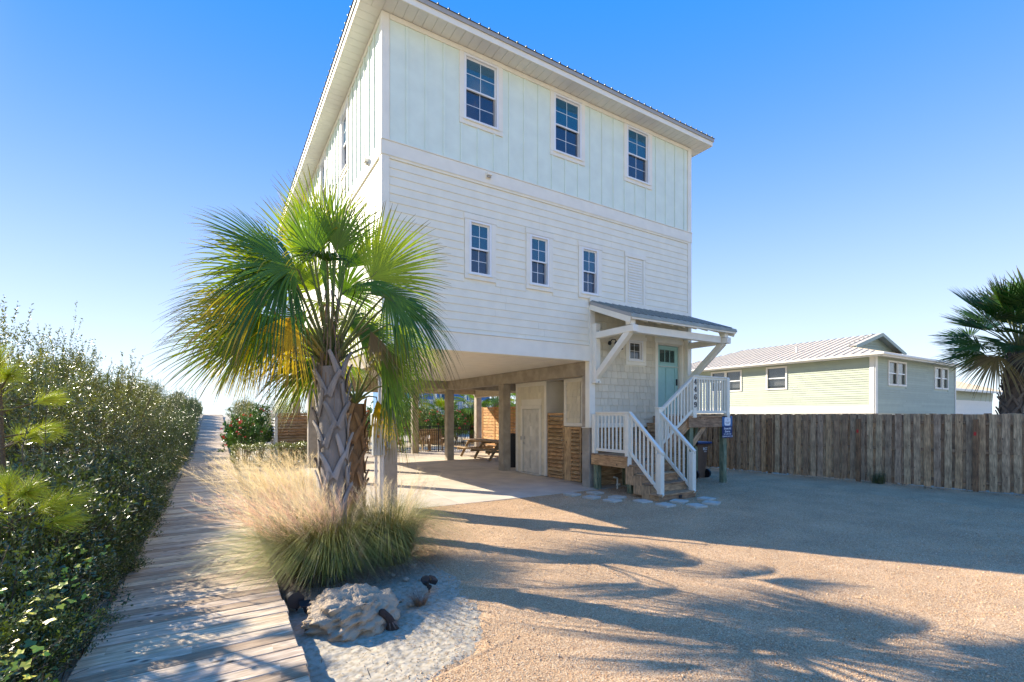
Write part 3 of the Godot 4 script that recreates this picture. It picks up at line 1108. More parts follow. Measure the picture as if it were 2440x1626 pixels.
func porch(h: Node3D) -> void:
	var F := ["d", D]
	bf(h, F, "entry_board", M.white_trim, 7.942, 8.127, 1.56, 4.61, 0.0, 0.034)
	shingles(h, F, 8.13, XR - 0.128, 1.66, 4.6, [[9.196, 9.964, 3.198, 3.972], [10.315, 11.515, 1.6, 3.99]], 51)
	bf(h, F, "base_board", M.white_trim, 8.13, XR - 0.128, 1.56, 1.655, 0.0, 0.034)
	# door
	var dr := bf(h, F, "front_door", M.door_mint, 10.47, 11.36, 1.89, 3.83, -0.125, -0.08)
	dr.set_meta("label", "mint green craftsman front door with three small panes")
	for q in [[10.316, 10.428, 1.86, 3.872], [11.402, 11.514, 1.86, 3.872]]:
		bf(dr, F, "casing", M.white_trim, q[0], q[1], q[2], q[3], 0.0, 0.036)
	bf(dr, F, "head_casing", M.white_trim, 10.29, 11.54, 3.875, 3.995, 0.0, 0.042)
	bf(dr, F, "jamb", M.cream_trim, 10.431, 10.468, 1.86, 3.868, -0.139, -0.001)
	bf(dr, F, "jamb", M.cream_trim, 11.362, 11.399, 1.86, 3.868, -0.139, -0.001)
	bf(dr, F, "jamb", M.cream_trim, 10.469, 11.361, 3.832, 3.868, -0.139, -0.001)
	bf(dr, F, "sill", M.flat_grey, 10.432, 11.398, 1.861, 1.885, -0.139, 0.03)
	for q in [[10.472, 10.60, 1.89, 3.83], [11.23, 11.358, 1.89, 3.83], [10.602, 11.228, 3.72, 3.828], [10.602, 11.228, 3.20, 3.36], [10.602, 11.228, 1.892, 2.08], [10.86, 10.97, 2.082, 3.198]]:
		bf(dr, F, "door_rail", M.door_mint, q[0], q[1], q[2], q[3], -0.079, -0.062, 0.003)
	for i in 3:
		var a := 10.615 + i * 0.205
		bf(dr, F, "pane", M.plain_glass, a, a + 0.185, 3.37, 3.71, -0.078, -0.07, 0.0)
		if i:
			bf(dr, F, "muntin", M.door_mint, a - 0.019, a - 0.001, 3.362, 3.718, -0.079, -0.06, 0.0)
	bf(dr, F, "ledge", M.door_mint, 10.60, 11.23, 3.335, 3.36, -0.061, -0.03, 0.003)
	bf(dr, F, "handle", M.black_metal, 11.27, 11.30, 2.72, 2.90, -0.061, -0.02)
	# lean-to roof on two brackets
	var x0 := 7.95
	var x1 := 11.88
	var a := P(x0, 4.72, D - 0.05)
	var sl := (4.72 - 4.17) / (D - 0.05 - 7.73)
	var g := Geo.new()
	var nn := Vector3(0, 1, sl).normalized()
	var th := 0.03
	for s in [[0.0, 1.0], [-th, -1.0]]:
		g.quad(P(x0, 4.72 + s[0], D - 0.05), P(x1, 4.72 + s[0], D - 0.05), P(x1, 4.17 + s[0], 7.73), P(x0, 4.17 + s[0], 7.73), nn * s[1])
	g.quad(P(x0, 4.17, 7.73), P(x1, 4.17, 7.73), P(x1, 4.17 - th, 7.73), P(x0, 4.17 - th, 7.73), Vector3(0, 0, 1))
	for s in [x0, x1]:
		g.quad(P(s, 4.72, D - 0.05), P(s, 4.17, 7.73), P(s, 4.17 - th, 7.73), P(s, 4.72 - th, D - 0.05), Vector3(-1 if s == x0 else 1, 0, 0))
	var roof := part(h, "porch_roof", g.mesh(), M.porch_roof, -org(h))
	roof.set_meta("label", "small blue grey ribbed metal roof over the entry door")
	var u := x0 + 0.05
	while u < x1:
		bar(roof, "rib", M.porch_roof, P(u, 4.73, D - 0.05), P(u, 4.18, 7.72), 0.035, 0.03, 0.008)
		u += 0.229
	bp(roof, "flashing", M.white_trim, x0 - 0.01, XR - 0.13, 4.70, 4.82, D - 0.06, D - 0.024, 0.002)
	bp(roof, "drip_edge", M.porch_roof, x0 - 0.012, x1 + 0.012, 4.085, 4.138, 7.715, 7.728, 0.001)
	bp(roof, "fascia", M.white_trim, x0 + 0.03, x1 - 0.01, 4.045, 4.135, 7.73, 7.755)
	for s in [x0 + 0.01, x1 - 0.03]:
		bar(roof, "rake_board", M.white_trim, P(s, 4.58, D - 0.04), P(s, 4.04, 7.76), 0.03, 0.16)
		bar(roof, "rake_edge", M.flat_grey, P(s - 0.018 if s < 9 else s + 0.018, 4.665, D - 0.05), P(s - 0.018 if s < 9 else s + 0.018, 4.125, 7.73), 0.008, 0.075)
	for i in 9:
		var x := 8.13 + i * 0.44
		bar(roof, "rafter", M.white_trim, P(x, 4.59, D - 0.05), P(x, 4.09, 7.80), 0.045, 0.13)
	bar(roof, "sheathing", M.white_trim, P((x0 + x1) / 2, 4.675, D - 0.06), P((x0 + x1) / 2, 4.135, 7.76), x1 - x0 - 0.1, 0.015)
	bp(roof, "header_beam", M.white_trim, 8.20, 11.46, 3.79, 3.965, 7.90, 8.04)
	for x in [8.02, 11.50]:
		var bpost := bp(h, "bracket", M.white_trim, x, x + 0.16, 2.72, 4.15, D - 0.17, D - 0.036, 0.008)
		bp(bpost, "bracket_arm", M.white_trim, x, x + 0.16, 3.77, 3.93, 7.74, D - 0.172, 0.01)
		bar(bpost, "bracket_brace", M.white_trim, P(x + 0.08, 2.82, D - 0.12), P(x + 0.08, 3.80, 7.92), 0.14, 0.15, 0.008)
		bp(bpost, "bracket_foot", M.white_trim, x - 0.01, x + 0.17, 2.66, 2.718, D - 0.19, D - 0.036, 0.01)
		# curved corbel at the head
		var pts := PackedVector2Array()
		pts.append(Vector2(0, 0.12))
		pts.append(Vector2(0.30, 0.12))
		for q in 8:
			var t := q / 7.0 * PI / 2
			pts.append(Vector2(0.30 - sin(t) * 0.15, 0.10 - 0.20 * (1 - cos(t)) - 0.02))
		pts.append(Vector2(0, -0.12))
		var gg := Geo.new()
		var tris := Geometry2D.triangulate_polygon(pts)
		for s in [0.0, 1.0]:
			var base := gg.v.size()
			for q in pts:
				gg.vert(Vector3(s * 0.15, q.y, -q.x), Vector3(-1 if s == 0.0 else 1, 0, 0))
			for q in range(0, tris.size(), 3):
				gg.face3(base + tris[q], base + tris[q + 1], base + tris[q + 2])
		for q in pts.size():
			var p := pts[q]
			var w := pts[(q + 1) % pts.size()]
			var e := w - p
			gg.quad(Vector3(0, p.y, -p.x), Vector3(0, w.y, -w.x), Vector3(0.15, w.y, -w.x), Vector3(0.15, p.y, -p.x), Vector3(0, -e.x, -e.y).normalized() * (1.0 if e.cross(Vector2(0.12, 0) - p) > 0 else -1.0))
		part(bpost, "corbel", gg.mesh(), M.white_trim, P(x + 0.005, 4.06, 7.82) - org(bpost))
		for y in [2.69, 2.95 + 1.0]:
			rod(bpost, "bolt", M.flat_grey, P(x + 0.08, y, D - 0.20 if y < 3 else D - 0.178), P(x + 0.08, y, D - 0.17), 0.02, -1.0, 8)
	# barn lamp on the shingle wall
	var lamp := Geo.new()
	lamp.tube([P(8.62, 3.72, D - 0.03), P(8.62, 3.80, D - 0.12), P(8.62, 3.78, D - 0.24), P(8.62, 3.70, D - 0.28)], [0.014, 0.014, 0.014, 0.014], 8)
	var lo := part(h, "wall_lamp", lamp.mesh(), M.black_metal, -org(h))
	var cup := Geo.new()
	cup.tube([P(8.62, 3.74, D - 0.26), P(8.62, 3.70, D - 0.27), P(8.62, 3.66, D - 0.28), P(8.62, 3.55, D - 0.30), P(8.62, 3.52, D - 0.305)], [0.02, 0.05, 0.055, 0.13, 0.15], 20, Color.WHITE, false)
	part(lo, "lamp_shade", cup.mesh(), M.black_metal, -org(lo))
	rod(lo, "lamp_plate", M.black_metal, P(8.62, 3.72, D - 0.022), P(8.62, 3.72, D - 0.045), 0.055, -1.0, 16)


# ---------------------------------------------------------------- entry stairs
func rail_run(o: Node3D, a: Vector3, b: Vector3, lo: float, hi: float, step: float, cap := true) -> void:
	# a and b are points on the line under the rail; lo and hi are the heights of lower and upper rail above it
	var up := Vector3.UP
	bar(o, "handrail", M.white_paint, a + up * hi, b + up * hi, 0.09, 0.035, 0.006)
	bar(o, "upper_rail", M.white_paint, a + up * (hi - 0.045), b + up * (hi - 0.045), 0.04, 0.055, 0.004)
	bar(o, "lower_rail", M.white_paint, a + up * lo, b + up * lo, 0.045, 0.07, 0.004)
	var flat := Vector2(b.x - a.x, b.z - a.z).length()
	var n := int(flat / step)
	for k in n:
		var p := a.lerp(b, (k + 0.5) / n)
		part(o, "baluster", bevel(Vector3(0.035, hi - lo - 0.06, 0.035), 0.003), M.white_paint, p + up * ((hi + lo) / 2 - 0.012) - org(o))


func post(o: Node3D, x: float, d: float, h0: float, h1: float, w := 0.115, cap := false) -> void:
	bp(o, "rail_post", M.white_paint, x - w / 2, x + w / 2, h0, h1, d - w / 2, d + w / 2, 0.008)
	if cap:
		bp(o, "post_cap", M.white_paint, x - w / 2 - 0.012, x + w / 2 + 0.012, h1 + 0.001, h1 + 0.03, d - w / 2 - 0.012, d + w / 2 + 0.012, 0.012)


func stairs() -> void:
	var o := thing("entry_stairs", "weathered wooden stairs with white railings climbing to the front door", "stairs", P(8.5, 0, 8.0))
	R.seed = 61
	var W := ["stair_wood", "stair_wood1", "stair_wood2"]
	# lower flight towards the drive
	var rise := 0.184
	for k in 4:
		var y := rise * (k + 1)
		var d := 6.92 + k * 0.245
		bp(o, "tread", M[W[k % 3]], 7.92 if k == 0 else 8.03, 9.20 if k == 0 else 9.13, y - 0.036, y, d, d + 0.275, 0.006, 6)
		bp(o, "riser", M[W[(k + 1) % 3]], 8.0, 9.13, y - rise + 0.002, y - 0.038, d + 0.02, d + 0.04, 0.003, 6)
	bp(o, "riser", M.stair_wood1, 8.0, 9.13, 4 * rise, 5 * rise - 0.04, 7.90, 7.918, 0.003, 6)
	for x in [7.985, 9.145]:
		for k in 4:    # saw-tooth stringer
			bp(o, "stringer_step", M.stair_wood2, x - 0.02, x + 0.02, maxf(0.0, rise * k - 0.26), rise * (k + 1) - 0.038, 6.945 + k * 0.245, 6.945 + (k + 1) * 0.245 - 0.001, 0.003)
	# landing
	for k in 8:
		bp(o, "landing_board", M[W[k % 3]], 7.97, 9.16, 0.885, 0.92, 7.885 + k * 0.153, 7.885 + k * 0.153 + 0.145, 0.005, 6)
	bp(o, "rim_board", M.brown_wood2, 7.985, 8.02, 0.645, 0.884, 7.90, 9.12, 0.005, 3)
	bp(o, "rim_board", M.stair_wood1, 8.021, 9.14, 0.645, 0.884, 9.085, 9.12, 0.005, 3)
	bp(o, "rim_board", M.stair_wood2, 8.021, 9.14, 0.70, 0.73, 7.925, 7.96, 0.005, 3)
	for q in [[8.02, 8.93], [8.25, 8.02], [9.05, 8.05], [9.05, 8.98]]:
		bp(o, "landing_post", M.treated_wood, q[0], q[0] + 0.14, -0.05, 0.70, q[1], q[1] + 0.14, 0.008, 3)
	# upper flight along the wall
	for k in 4:
		var y := 0.92 + 0.185 * (k + 1)
		var x := 9.14 + k * 0.265
		bp(o, "tread", M[W[k % 3]], x, x + 0.29, y - 0.036, y, 8.03, 9.10, 0.006, 6)
		bp(o, "riser", M[W[(k + 2) % 3]], x + 0.02, x + 0.038, y - 0.185 + 0.002, y - 0.038, 8.05, 9.09, 0.003, 6)
	bar(o, "stringer", M.stair_wood, P(9.05, 0.78, 8.03), P(10.30, 1.66, 8.03), 0.04, 0.24)
	# deck
	for k in 8:
		bp(o, "deck_board", M[W[k % 3]], 10.20, 11.92, 1.815, 1.85, 7.93 + k * 0.148, 7.93 + k * 0.148 + 0.14, 0.005, 6)
	bp(o, "rim_board", M.stair_wood1, 10.22, 11.90, 1.55, 1.814, 7.95, 7.99, 0.005, 3)
	bp(o, "rim_board", M.stair_wood, 11.86, 11.90, 1.55, 1.814, 7.991, 9.11, 0.005, 3)
	bp(o, "rim_board", M.stair_wood, 10.22, 10.26, 1.55, 1.814, 7.991, 9.11, 0.005, 3)
	for q in [[10.32, 8.0], [10.32, 8.9], [11.70, 8.9], [11.72, 8.0]]:
		bp(o, "deck_post", M.treated_wood, q[0], q[0] + 0.14, -0.05, 1.60, q[1], q[1] + 0.14, 0.008, 3)
	bar(o, "knee_brace", M.stair_wood2, P(10.42, 1.10, 8.02), P(10.9, 1.56, 8.02), 0.04, 0.14)
	# railings
	post(o, 8.06, 9.06, 0.92, 1.90)
	post(o, 8.06, 7.93, 0.70, 1.90)
	rail_run(o, P(8.06, 0.92, 9.0), P(8.06, 0.92, 7.86), 0.10, 1.01, 0.115)
	post(o, 8.06, 6.99, 0.184, 1.045)
	post(o, 9.10, 6.99, 0.184, 1.045)
	post(o, 9.10, 7.95, 0.75, 2.03, 0.125, true)
	rail_run(o, P(8.06, 0.92, 7.87), P(8.06, 0.05, 6.92), 0.10, 1.01, 0.115)
	rail_run(o, P(9.10, 0.92, 7.89), P(9.10, 0.05, 6.92), 0.10, 1.01, 0.115)
	post(o, 10.42, 7.98, 1.80, 2.86, 0.13, true)
	rail_run(o, P(9.16, 1.02, 7.97), P(10.36, 1.88, 7.97), 0.10, 0.95, 0.115)
	post(o, 11.83, 7.98, 1.80, 2.86)
	post(o, 11.83, 9.04, 1.85, 2.86)
	rail_run(o, P(10.48, 1.85, 7.98), P(11.88, 1.85, 7.98), 0.10, 1.02, 0.105)
	rail_run(o, P(11.83, 1.85, 8.04), P(11.83, 1.85, 8.98), 0.10, 1.02, 0.105)
	# step lights
	for q in [[8.62, 0.095, 6.925], [8.62, 0.83, 7.892]]:
		bp(o, "step_light", M.black_plastic, q[0] - 0.045, q[0] + 0.045, q[1] - 0.035, q[1] + 0.035, q[2] - 0.022 + 0.012, q[2] + 0.012, 0.008)
	# house number on the post
	var font := SystemFont.new()
	font.font_names = PackedStringArray(["Droid Serif"])
	font.font_weight = 700
	var num := "4469"
	for k in 4:
		var t := TextMesh.new()
		t.text = num[k]
		t.font = font
		t.font_size = 64
		t.pixel_size = 0.0030
		t.depth = 0.012
		part(o, "digit", t, M.ink_black, P(10.42, 2.72 - k * 0.195, 7.98 - 0.066 - 0.006) - org(o))


func sign_board() -> void:
	var o := thing("rental_sign", "navy blue hanging sign with white logo tile on a deck post", "sign", P(11.78, 1.33, 7.93))
	var d := 7.93
	bp(o, "sign_panel", M.sign_navy, 11.56, 12.0, 1.255, 1.565, d, d + 0.012, 0.002)
	bp(o, "sign_panel", M.sign_blue, 11.56, 12.0, 1.566, 1.845, d, d + 0.012, 0.002)
	# rounded logo tile
	var g := Geo.new()
	var pts := []
	for q in 4:
		for s in 5:
			var a := (q + s / 4.0) * PI / 2
			pts.append(Vector2([1, -1, -1, 1][q] * 0.075 + cos(a) * 0.06, [1, 1, -1, -1][q] * 0.055 + sin(a) * 0.06))
	var c := g.vert(Vector3.ZERO, Vector3.BACK)
	for p in pts:
		g.vert(Vector3(p.x, p.y, 0), Vector3.BACK)
	for k in pts.size():
		g.face3(c, 1 + k, 1 + (k + 1) % pts.size())
	part(o, "logo_tile", g.mesh(), M.ink_white, P(11.78, 1.70, d - 0.003) - org(o))
	var f1 := SystemFont.new()
	f1.font_names = PackedStringArray(["Droid Sans"])
	f1.font_weight = 700
	var f2 := SystemFont.new()
	f2.font_names = PackedStringArray(["Droid Serif"])
	for q in [["Emerald", 0.0042, 1.505, "ink_white", f1], ["Shores", 0.0042, 1.425, "ink_white", f1], ["877-238-8740", 0.0028, 1.355, "ink_white", f2], ["CAPEANDCOAST.COM", 0.0024, 1.295, "ink_white", f2], ["CAPE & COAST", 0.0016, 1.675, "ink_grey", f2], ["BEACH RENTALS", 0.0009, 1.645, "ink_grey", f1]]:
		var t := TextMesh.new()
		t.text = q[0]
		t.font = q[4]
		t.font_size = 18
		t.pixel_size = q[1]
		t.depth = 0.003
		part(o, "lettering", t, M[q[3]], P(11.78, q[2], d - 0.005) - org(o))
	# small diamond emblem
	for k in 4:
		var a := k * PI / 2
		bar(o, "emblem", M.ink_grey, P(11.78 + cos(a) * 0.026, 1.737 + sin(a) * 0.026, d - 0.005), P(11.78 + cos(a + PI / 2) * 0.026, 1.737 + sin(a + PI / 2) * 0.026, d - 0.005), 0.002, 0.005, 0.0)


func bin() -> void:
	var o := thing("wheeled_bin", "brown wheeled trash bin with dark lid behind the stairs", "trash bin", P(12.05, 0.03, 9.2))
	var g := Geo.new()
	var rows := [[0.0, 0.20, 0.24], [0.06, 0.22, 0.26], [0.9, 0.28, 0.33], [0.96, 0.29, 0.34]]
	var ring := []
	for r in rows:
		var row := []
		for s in 24:
			var a := TAU * s / 24
			var sx := signf(cos(a)) * pow(absf(cos(a)), 0.35)
			var sz := signf(sin(a)) * pow(absf(sin(a)), 0.35)
			row.append(g.vert(Vector3(sx * r[1], r[0], sz * r[2]), Vector3(cos(a), 0.05, sin(a)).normalized()))
		ring.append(row)
	for k in rows.size() - 1:
		for s in 24:
			g.face4(ring[k][s], ring[k][(s + 1) % 24], ring[k + 1][(s + 1) % 24], ring[k + 1][s])
	part(o, "body", g.mesh(), M.bin_brown)
	part(o, "rim", bevel(Vector3(0.62, 0.05, 0.72), 0.015), M.bin_brown, Vector3(0, 0.97, 0))
	part(o, "lid", bevel(Vector3(0.64, 0.06, 0.76), 0.025), M.sign_navy, Vector3(0, 1.03, 0.01))
	part(o, "handle", bevel(Vector3(0.5, 0.03, 0.03), 0.01), M.black_plastic, Vector3(0, 0.98, -0.41))
	for x in [-0.26, 0.26]:
		var w := Geo.new()
		w.tube([Vector3(-0.03, 0, 0), Vector3(0.03, 0, 0)], [0.13, 0.13], 20)
		part(o, "wheel", w.mesh(), M.black_plastic, Vector3(x, 0.13, 0.24))
	var f := SystemFont.new()
	f.font_names = PackedStringArray(["Droid Sans"])
	f.font_weight = 700
	for q in [["BCC", 0.0060, 0.86], ["2174", 0.0030, 0.78]]:
		var t := TextMesh.new()
		t.text = q[0]
		t.font = f
		t.font_size = 16
		t.pixel_size = q[1]
		t.depth = 0.002
		part(o, "lettering", t, M.ink_white, Vector3(0.06, q[2], 0.338))


func fence() -> void:
	var o := thing("plank_fence", "weathered grey board fence along the gravel drive", "fence", P(14.9, 0, 6.5))
	R.seed = 71
	var A := Vector2(14.28, 13.6)
	var B := Vector2(16.05, 0.9)
	var n := (B - A).normalized()
	var side := Vector2(-n.y, n.x)        # towards the neighbour
	if side.x < 0:
		side = -side
	var L := A.distance_to(B)
	var yaw := atan2(-(-n.y), n.x)
	var bas := Basis(Vector3.UP, atan2(n.y, n.x))
	var at := func(s: float, off: float, h: float) -> Vector3:
		var p := A + n * s + side * off
		return P(p.x, h, p.y) - P(14.9, 0, 6.5)
	var W := ["fence_wood", "fence_wood1", "fence_wood2", "fence_wood3", "fence_wood4", "fence_wood5"]
	for h in [0.25, 0.98, 1.68]:
		var s := 0.0
		while s < L - 0.1:
			var e := minf(s + 2.4, L)
			bar(o, "rail", M.fence_wood5, at.call(s, 0.0, h) + org(o), at.call(e - 0.003, 0.0, h) + org(o), 0.038, 0.085, 0.004, Vector3.UP, R.randi() % 6)
			s = e
	var k := 0
	var s := 0.08
	while s < L:
		for face in [-1, 1]:
			var w := 0.138
			var tall := 1.86 + R.randf_range(-0.025, 0.025)
			var bottom := 0.05 + R.randf_range(-0.02, 0.02)
			var q := part(o, "picket", bevel(Vector3(w, 1.84, 0.017), 0.003, R.randi() % 10), M[W[R.randi() % 6]], at.call(s + (0.1 if face == 1 else 0.0) + R.randf_range(-0.008, 0.008), face * 0.030, (tall + bottom) / 2 + 0.02))
			q.basis = bas * Basis.from_euler(Vector3(0, R.randf_range(-0.015, 0.015), R.randf_range(-0.008, 0.008)))
		s += 0.2
	for q in [0.2, 2.6, 5.08, 7.42, 9.78, 12.1]:
		part(o, "fence_post", bevel(Vector3(0.095, 1.86, 0.095), 0.006, R.randi() % 4), M.post_wood, at.call(q, -0.087, 0.84)).basis = bas
	for q in [7.42, 9.78]:
		part(o, "reflector_tag", bevel(Vector3(0.045, 0.085, 0.006), 0.001), M.red_tag, at.call(q - 0.005, -0.139, 1.42)).basis = bas
	# what grows and lies along its foot
	var w := thing("roadside_weed", "scraggly green weed at the foot of the board fence", "weed", P(15.15, 0.02, 5.75))
	var g := Geo.new()
	for i in 260:
		var a := R.randf() * TAU
		var l := R.randf_range(0.15, 0.5)
		var out := Vector3(cos(a), 0, sin(a)) * R.randf_range(0.1, 0.8)
		var b := Vector3(R.randf_range(-0.12, 0.12), 0, R.randf_range(-0.12, 0.12))
		var tip := b + out * l * 0.7 + Vector3.UP * l * R.randf_range(0.5, 1.0)
		var col := Color(0.06, 0.09, 0.03).lerp(Color(0.16, 0.15, 0.06), R.randf())
		g.strip([b, b.lerp(tip, 0.5) + Vector3.UP * 0.05, tip], Vector3(sin(a), 0, -cos(a)), 0.006, 0.001, col, col)
		for j in 3:
			g.kite(b.lerp(tip, R.randf_range(0.4, 1.0)), Vector3(R.randf_range(-1, 1), R.randf_range(-0.2, 0.8), R.randf_range(-1, 1)).normalized(), Vector3(R.randf_range(-1, 1), 0, R.randf_range(-1, 1)).normalized(), 0.035, 0.012, col)
	part(w, "foliage", g.mesh(), M.shrub_leaf)
	g = Geo.new()
	for i in 1600:
		var t := R.randf_range(1.0, 12.5)
		var p: Vector3 = at.call(t, R.randf_range(-0.42, -0.05), 0.02 + R.randf_range(0, 0.02)) + org(o)
		if fmod(t * 0.7 + sin(t * 3.0), 1.6) < 0.6:
			continue
		var a := R.randf() * TAU
		var col: Color = [Color(0.07, 0.09, 0.03), Color(0.16, 0.11, 0.06), Color(0.30, 0.26, 0.20), Color(0.10, 0.13, 0.04)][R.randi() % 4]
		g.kite(p, Vector3(cos(a), R.randf_range(0, 0.7), sin(a)).normalized(), Vector3(-sin(a), 0, cos(a)), R.randf_range(0.02, 0.07), R.randf_range(0.006, 0.02), col)
	var litter := part(self, "leaf_litter", g.mesh(), M.shrub_leaf)
	meta(litter, "strip of weeds and dead leaves under the board fence", "leaf litter", "", "stuff")


# ---------------------------------------------------------------- things under and behind the house
func picnic_table() -> void:
	var o := thing("picnic_table", "long grey wooden picnic table with attached benches under the house", "picnic table", P(9.95, 0.04, 17.9))
	R.seed = 81
	for k in 5:
		bp(o, "table_board", M["table_wood" + ["", "1"][k % 2]], 9.55 + k * 0.165, 9.55 + k * 0.165 + 0.158, 0.76, 0.80, 16.2, 19.6, 0.006, 4)
	for x in [9.08, 10.55]:
		for k in 2:
			bp(o, "bench_board", M["table_wood" + ["", "1"][k % 2]], x + k * 0.145, x + k * 0.145 + 0.138, 0.45, 0.485, 16.2, 19.6, 0.006, 4)
	for d in [16.6, 17.9, 19.2]:
		bp(o, "cross_piece", M.table_wood1, 9.6, 10.35, 0.66, 0.755, d - 0.06, d - 0.021)
		bp(o, "bench_support", M.table_wood1, 9.05, 10.86, 0.35, 0.446, d - 0.06, d - 0.021)
		for s in [-1, 1]:
			bar(o, "leg", M.table_wood, P(9.97 + s * 0.30, 0.75, d), P(9.97 + s * 0.72, 0.045, d), 0.038, 0.11)


func rocking_chairs() -> void:
	var proto: Node3D = null
	R.seed = 82
	for q in [[5.95, 23.6, 0.1], [7.55, 23.55, 0.0], [8.95, 23.3, 0.15], [9.85, 23.4, -0.45]]:
		var lab := "tan slatted lounge chair behind the black pool fence"
		if proto:
			copy(proto, "lounge_chair", P(q[0], 0.03, q[1]), q[2], lab)
			continue
		var o := thing("lounge_chair", lab, "chair", Vector3.ZERO, "tan chairs around the pool")
		for k in 6:
			bar(o, "back_slat", M.table_wood, Vector3(-0.25 + k * 0.1, 0.35, 0.20), Vector3(-0.25 + k * 0.1, 1.12 + 0.03 * sin(k * 0.63), 0.42), 0.018, 0.085, 0.004, Vector3.RIGHT)
		for k in 5:
			bar(o, "seat_slat", M.table_wood1, Vector3(-0.28, 0.36 + k * 0.015, 0.18 - k * 0.11), Vector3(0.28, 0.36 + k * 0.015, 0.18 - k * 0.11), 0.09, 0.02)
		for s in [-1, 1]:
			bar(o, "arm", M.table_wood, Vector3(s * 0.34, 0.60, 0.35), Vector3(s * 0.34, 0.62, -0.38), 0.11, 0.022)
			bar(o, "leg", M.table_wood, Vector3(s * 0.31, 0.05, -0.34), Vector3(s * 0.31, 0.605, -0.32), 0.05, 0.07)
			bar(o, "leg", M.table_wood, Vector3(s * 0.31, 0.05, 0.30), Vector3(s * 0.31, 0.60, 0.24), 0.05, 0.07)
			bar(o, "rocker", M.table_wood, Vector3(s * 0.31, 0.02, -0.46), Vector3(s * 0.31, 0.02, 0.5), 0.04, 0.05)
		bar(o, "back_rail", M.table_wood1, Vector3(-0.3, 0.85, 0.36), Vector3(0.3, 0.85, 0.36), 0.02, 0.07)
		o.transform = Transform3D(Basis(Vector3.UP, q[2]), P(q[0], 0.03, q[1]))
		proto = o


func pool_fence() -> void:
	var runs := [[Vector2(3.1, 22.55), Vector2(7.7, 22.55)], [Vector2(7.75, 22.55), Vector2(11.35, 22.55)]]
	for r in 2:
		var a: Vector2 = runs[r][0]
		var b: Vector2 = runs[r][1]
		var o := thing("pool_fence", ["black metal bar fence panel in front of the tan chairs", "black metal bar fence panel before the red flowering oleanders"][r], "fence", P(a.x, 0, a.y), "black pool fence panels")
		for h in [0.12, 1.12, 1.30]:
			bar(o, "rail", M.black_metal, P(a.x, h, a.y), P(b.x, h, b.y), 0.025, 0.03, 0.002)
		var n := int(a.distance_to(b) / 0.115)
		for k in n + 1:
			var p := a.lerp(b, float(k) / n)
			var w := 0.05 if k % 16 == 0 else 0.016
			bp(o, "post" if k % 16 == 0 else "bar", M.black_metal, p.x - w / 2, p.x + w / 2, 0.03, 1.36 if k % 16 == 0 else 1.31, p.y - w / 2 - 0.03, p.y + w / 2 - 0.03, 0.0)


func slat_screen() -> void:
	var o := thing("slatted_screen", "tall cedar privacy screen of horizontal slats beside the picnic table", "screen", P(11.62, 0, 20.0))
	R.seed = 83
	for d in [21.55, 20.3, 19.05, 17.8]:
		bp(o, "screen_post", M.cedar_wood1, 11.58, 11.66, 0.04, 2.28, d - 0.045, d + 0.045)
	for k in 15:
		for s in [[17.85, 19.0], [19.1, 20.25], [20.35, 21.5]]:
			bp(o, "slat", M["cedar_wood" + ["", "1", "2"][R.randi() % 3]], 11.605, 11.63, 0.10 + k * 0.145, 0.10 + k * 0.145 + 0.128, s[0] - 0.049, s[1] + 0.049, 0.003, 5)
	var v := thing("rolled_shade", "cream canvas shade rolled up under the rear ceiling", "shade", P(11.3, 2.9, 20.0))
	bar(v, "cloth", M.canvas, P(11.34, 2.98, 19.3), P(11.34, 2.98, 21.8), 0.05, 0.32, 0.02)
	rod(v, "roller", M.canvas, P(11.32, 2.80, 19.3), P(11.32, 2.80, 21.8), 0.045, -1.0, 12)


func grill() -> void:
	var o := thing("covered_grill", "black covered grill beside the storage room", "grill", P(9.0, 0.04, 14.5))
	var g := Geo.new()
	g.tube([Vector3(0, 0.0, 0), Vector3(0, 0.5, 0), Vector3(0, 0.85, 0), Vector3(0, 1.05, 0), Vector3(0, 1.16, 0), Vector3(0, 1.18, 0)], [0.36, 0.34, 0.38, 0.36, 0.22, 0.05], 20)
	part(o, "cover", g.mesh(), M.black_plastic)
	part(o, "base", bevel(Vector3(0.5, 0.06, 0.5), 0.02), M.black_metal, Vector3(0, 0.03, 0))


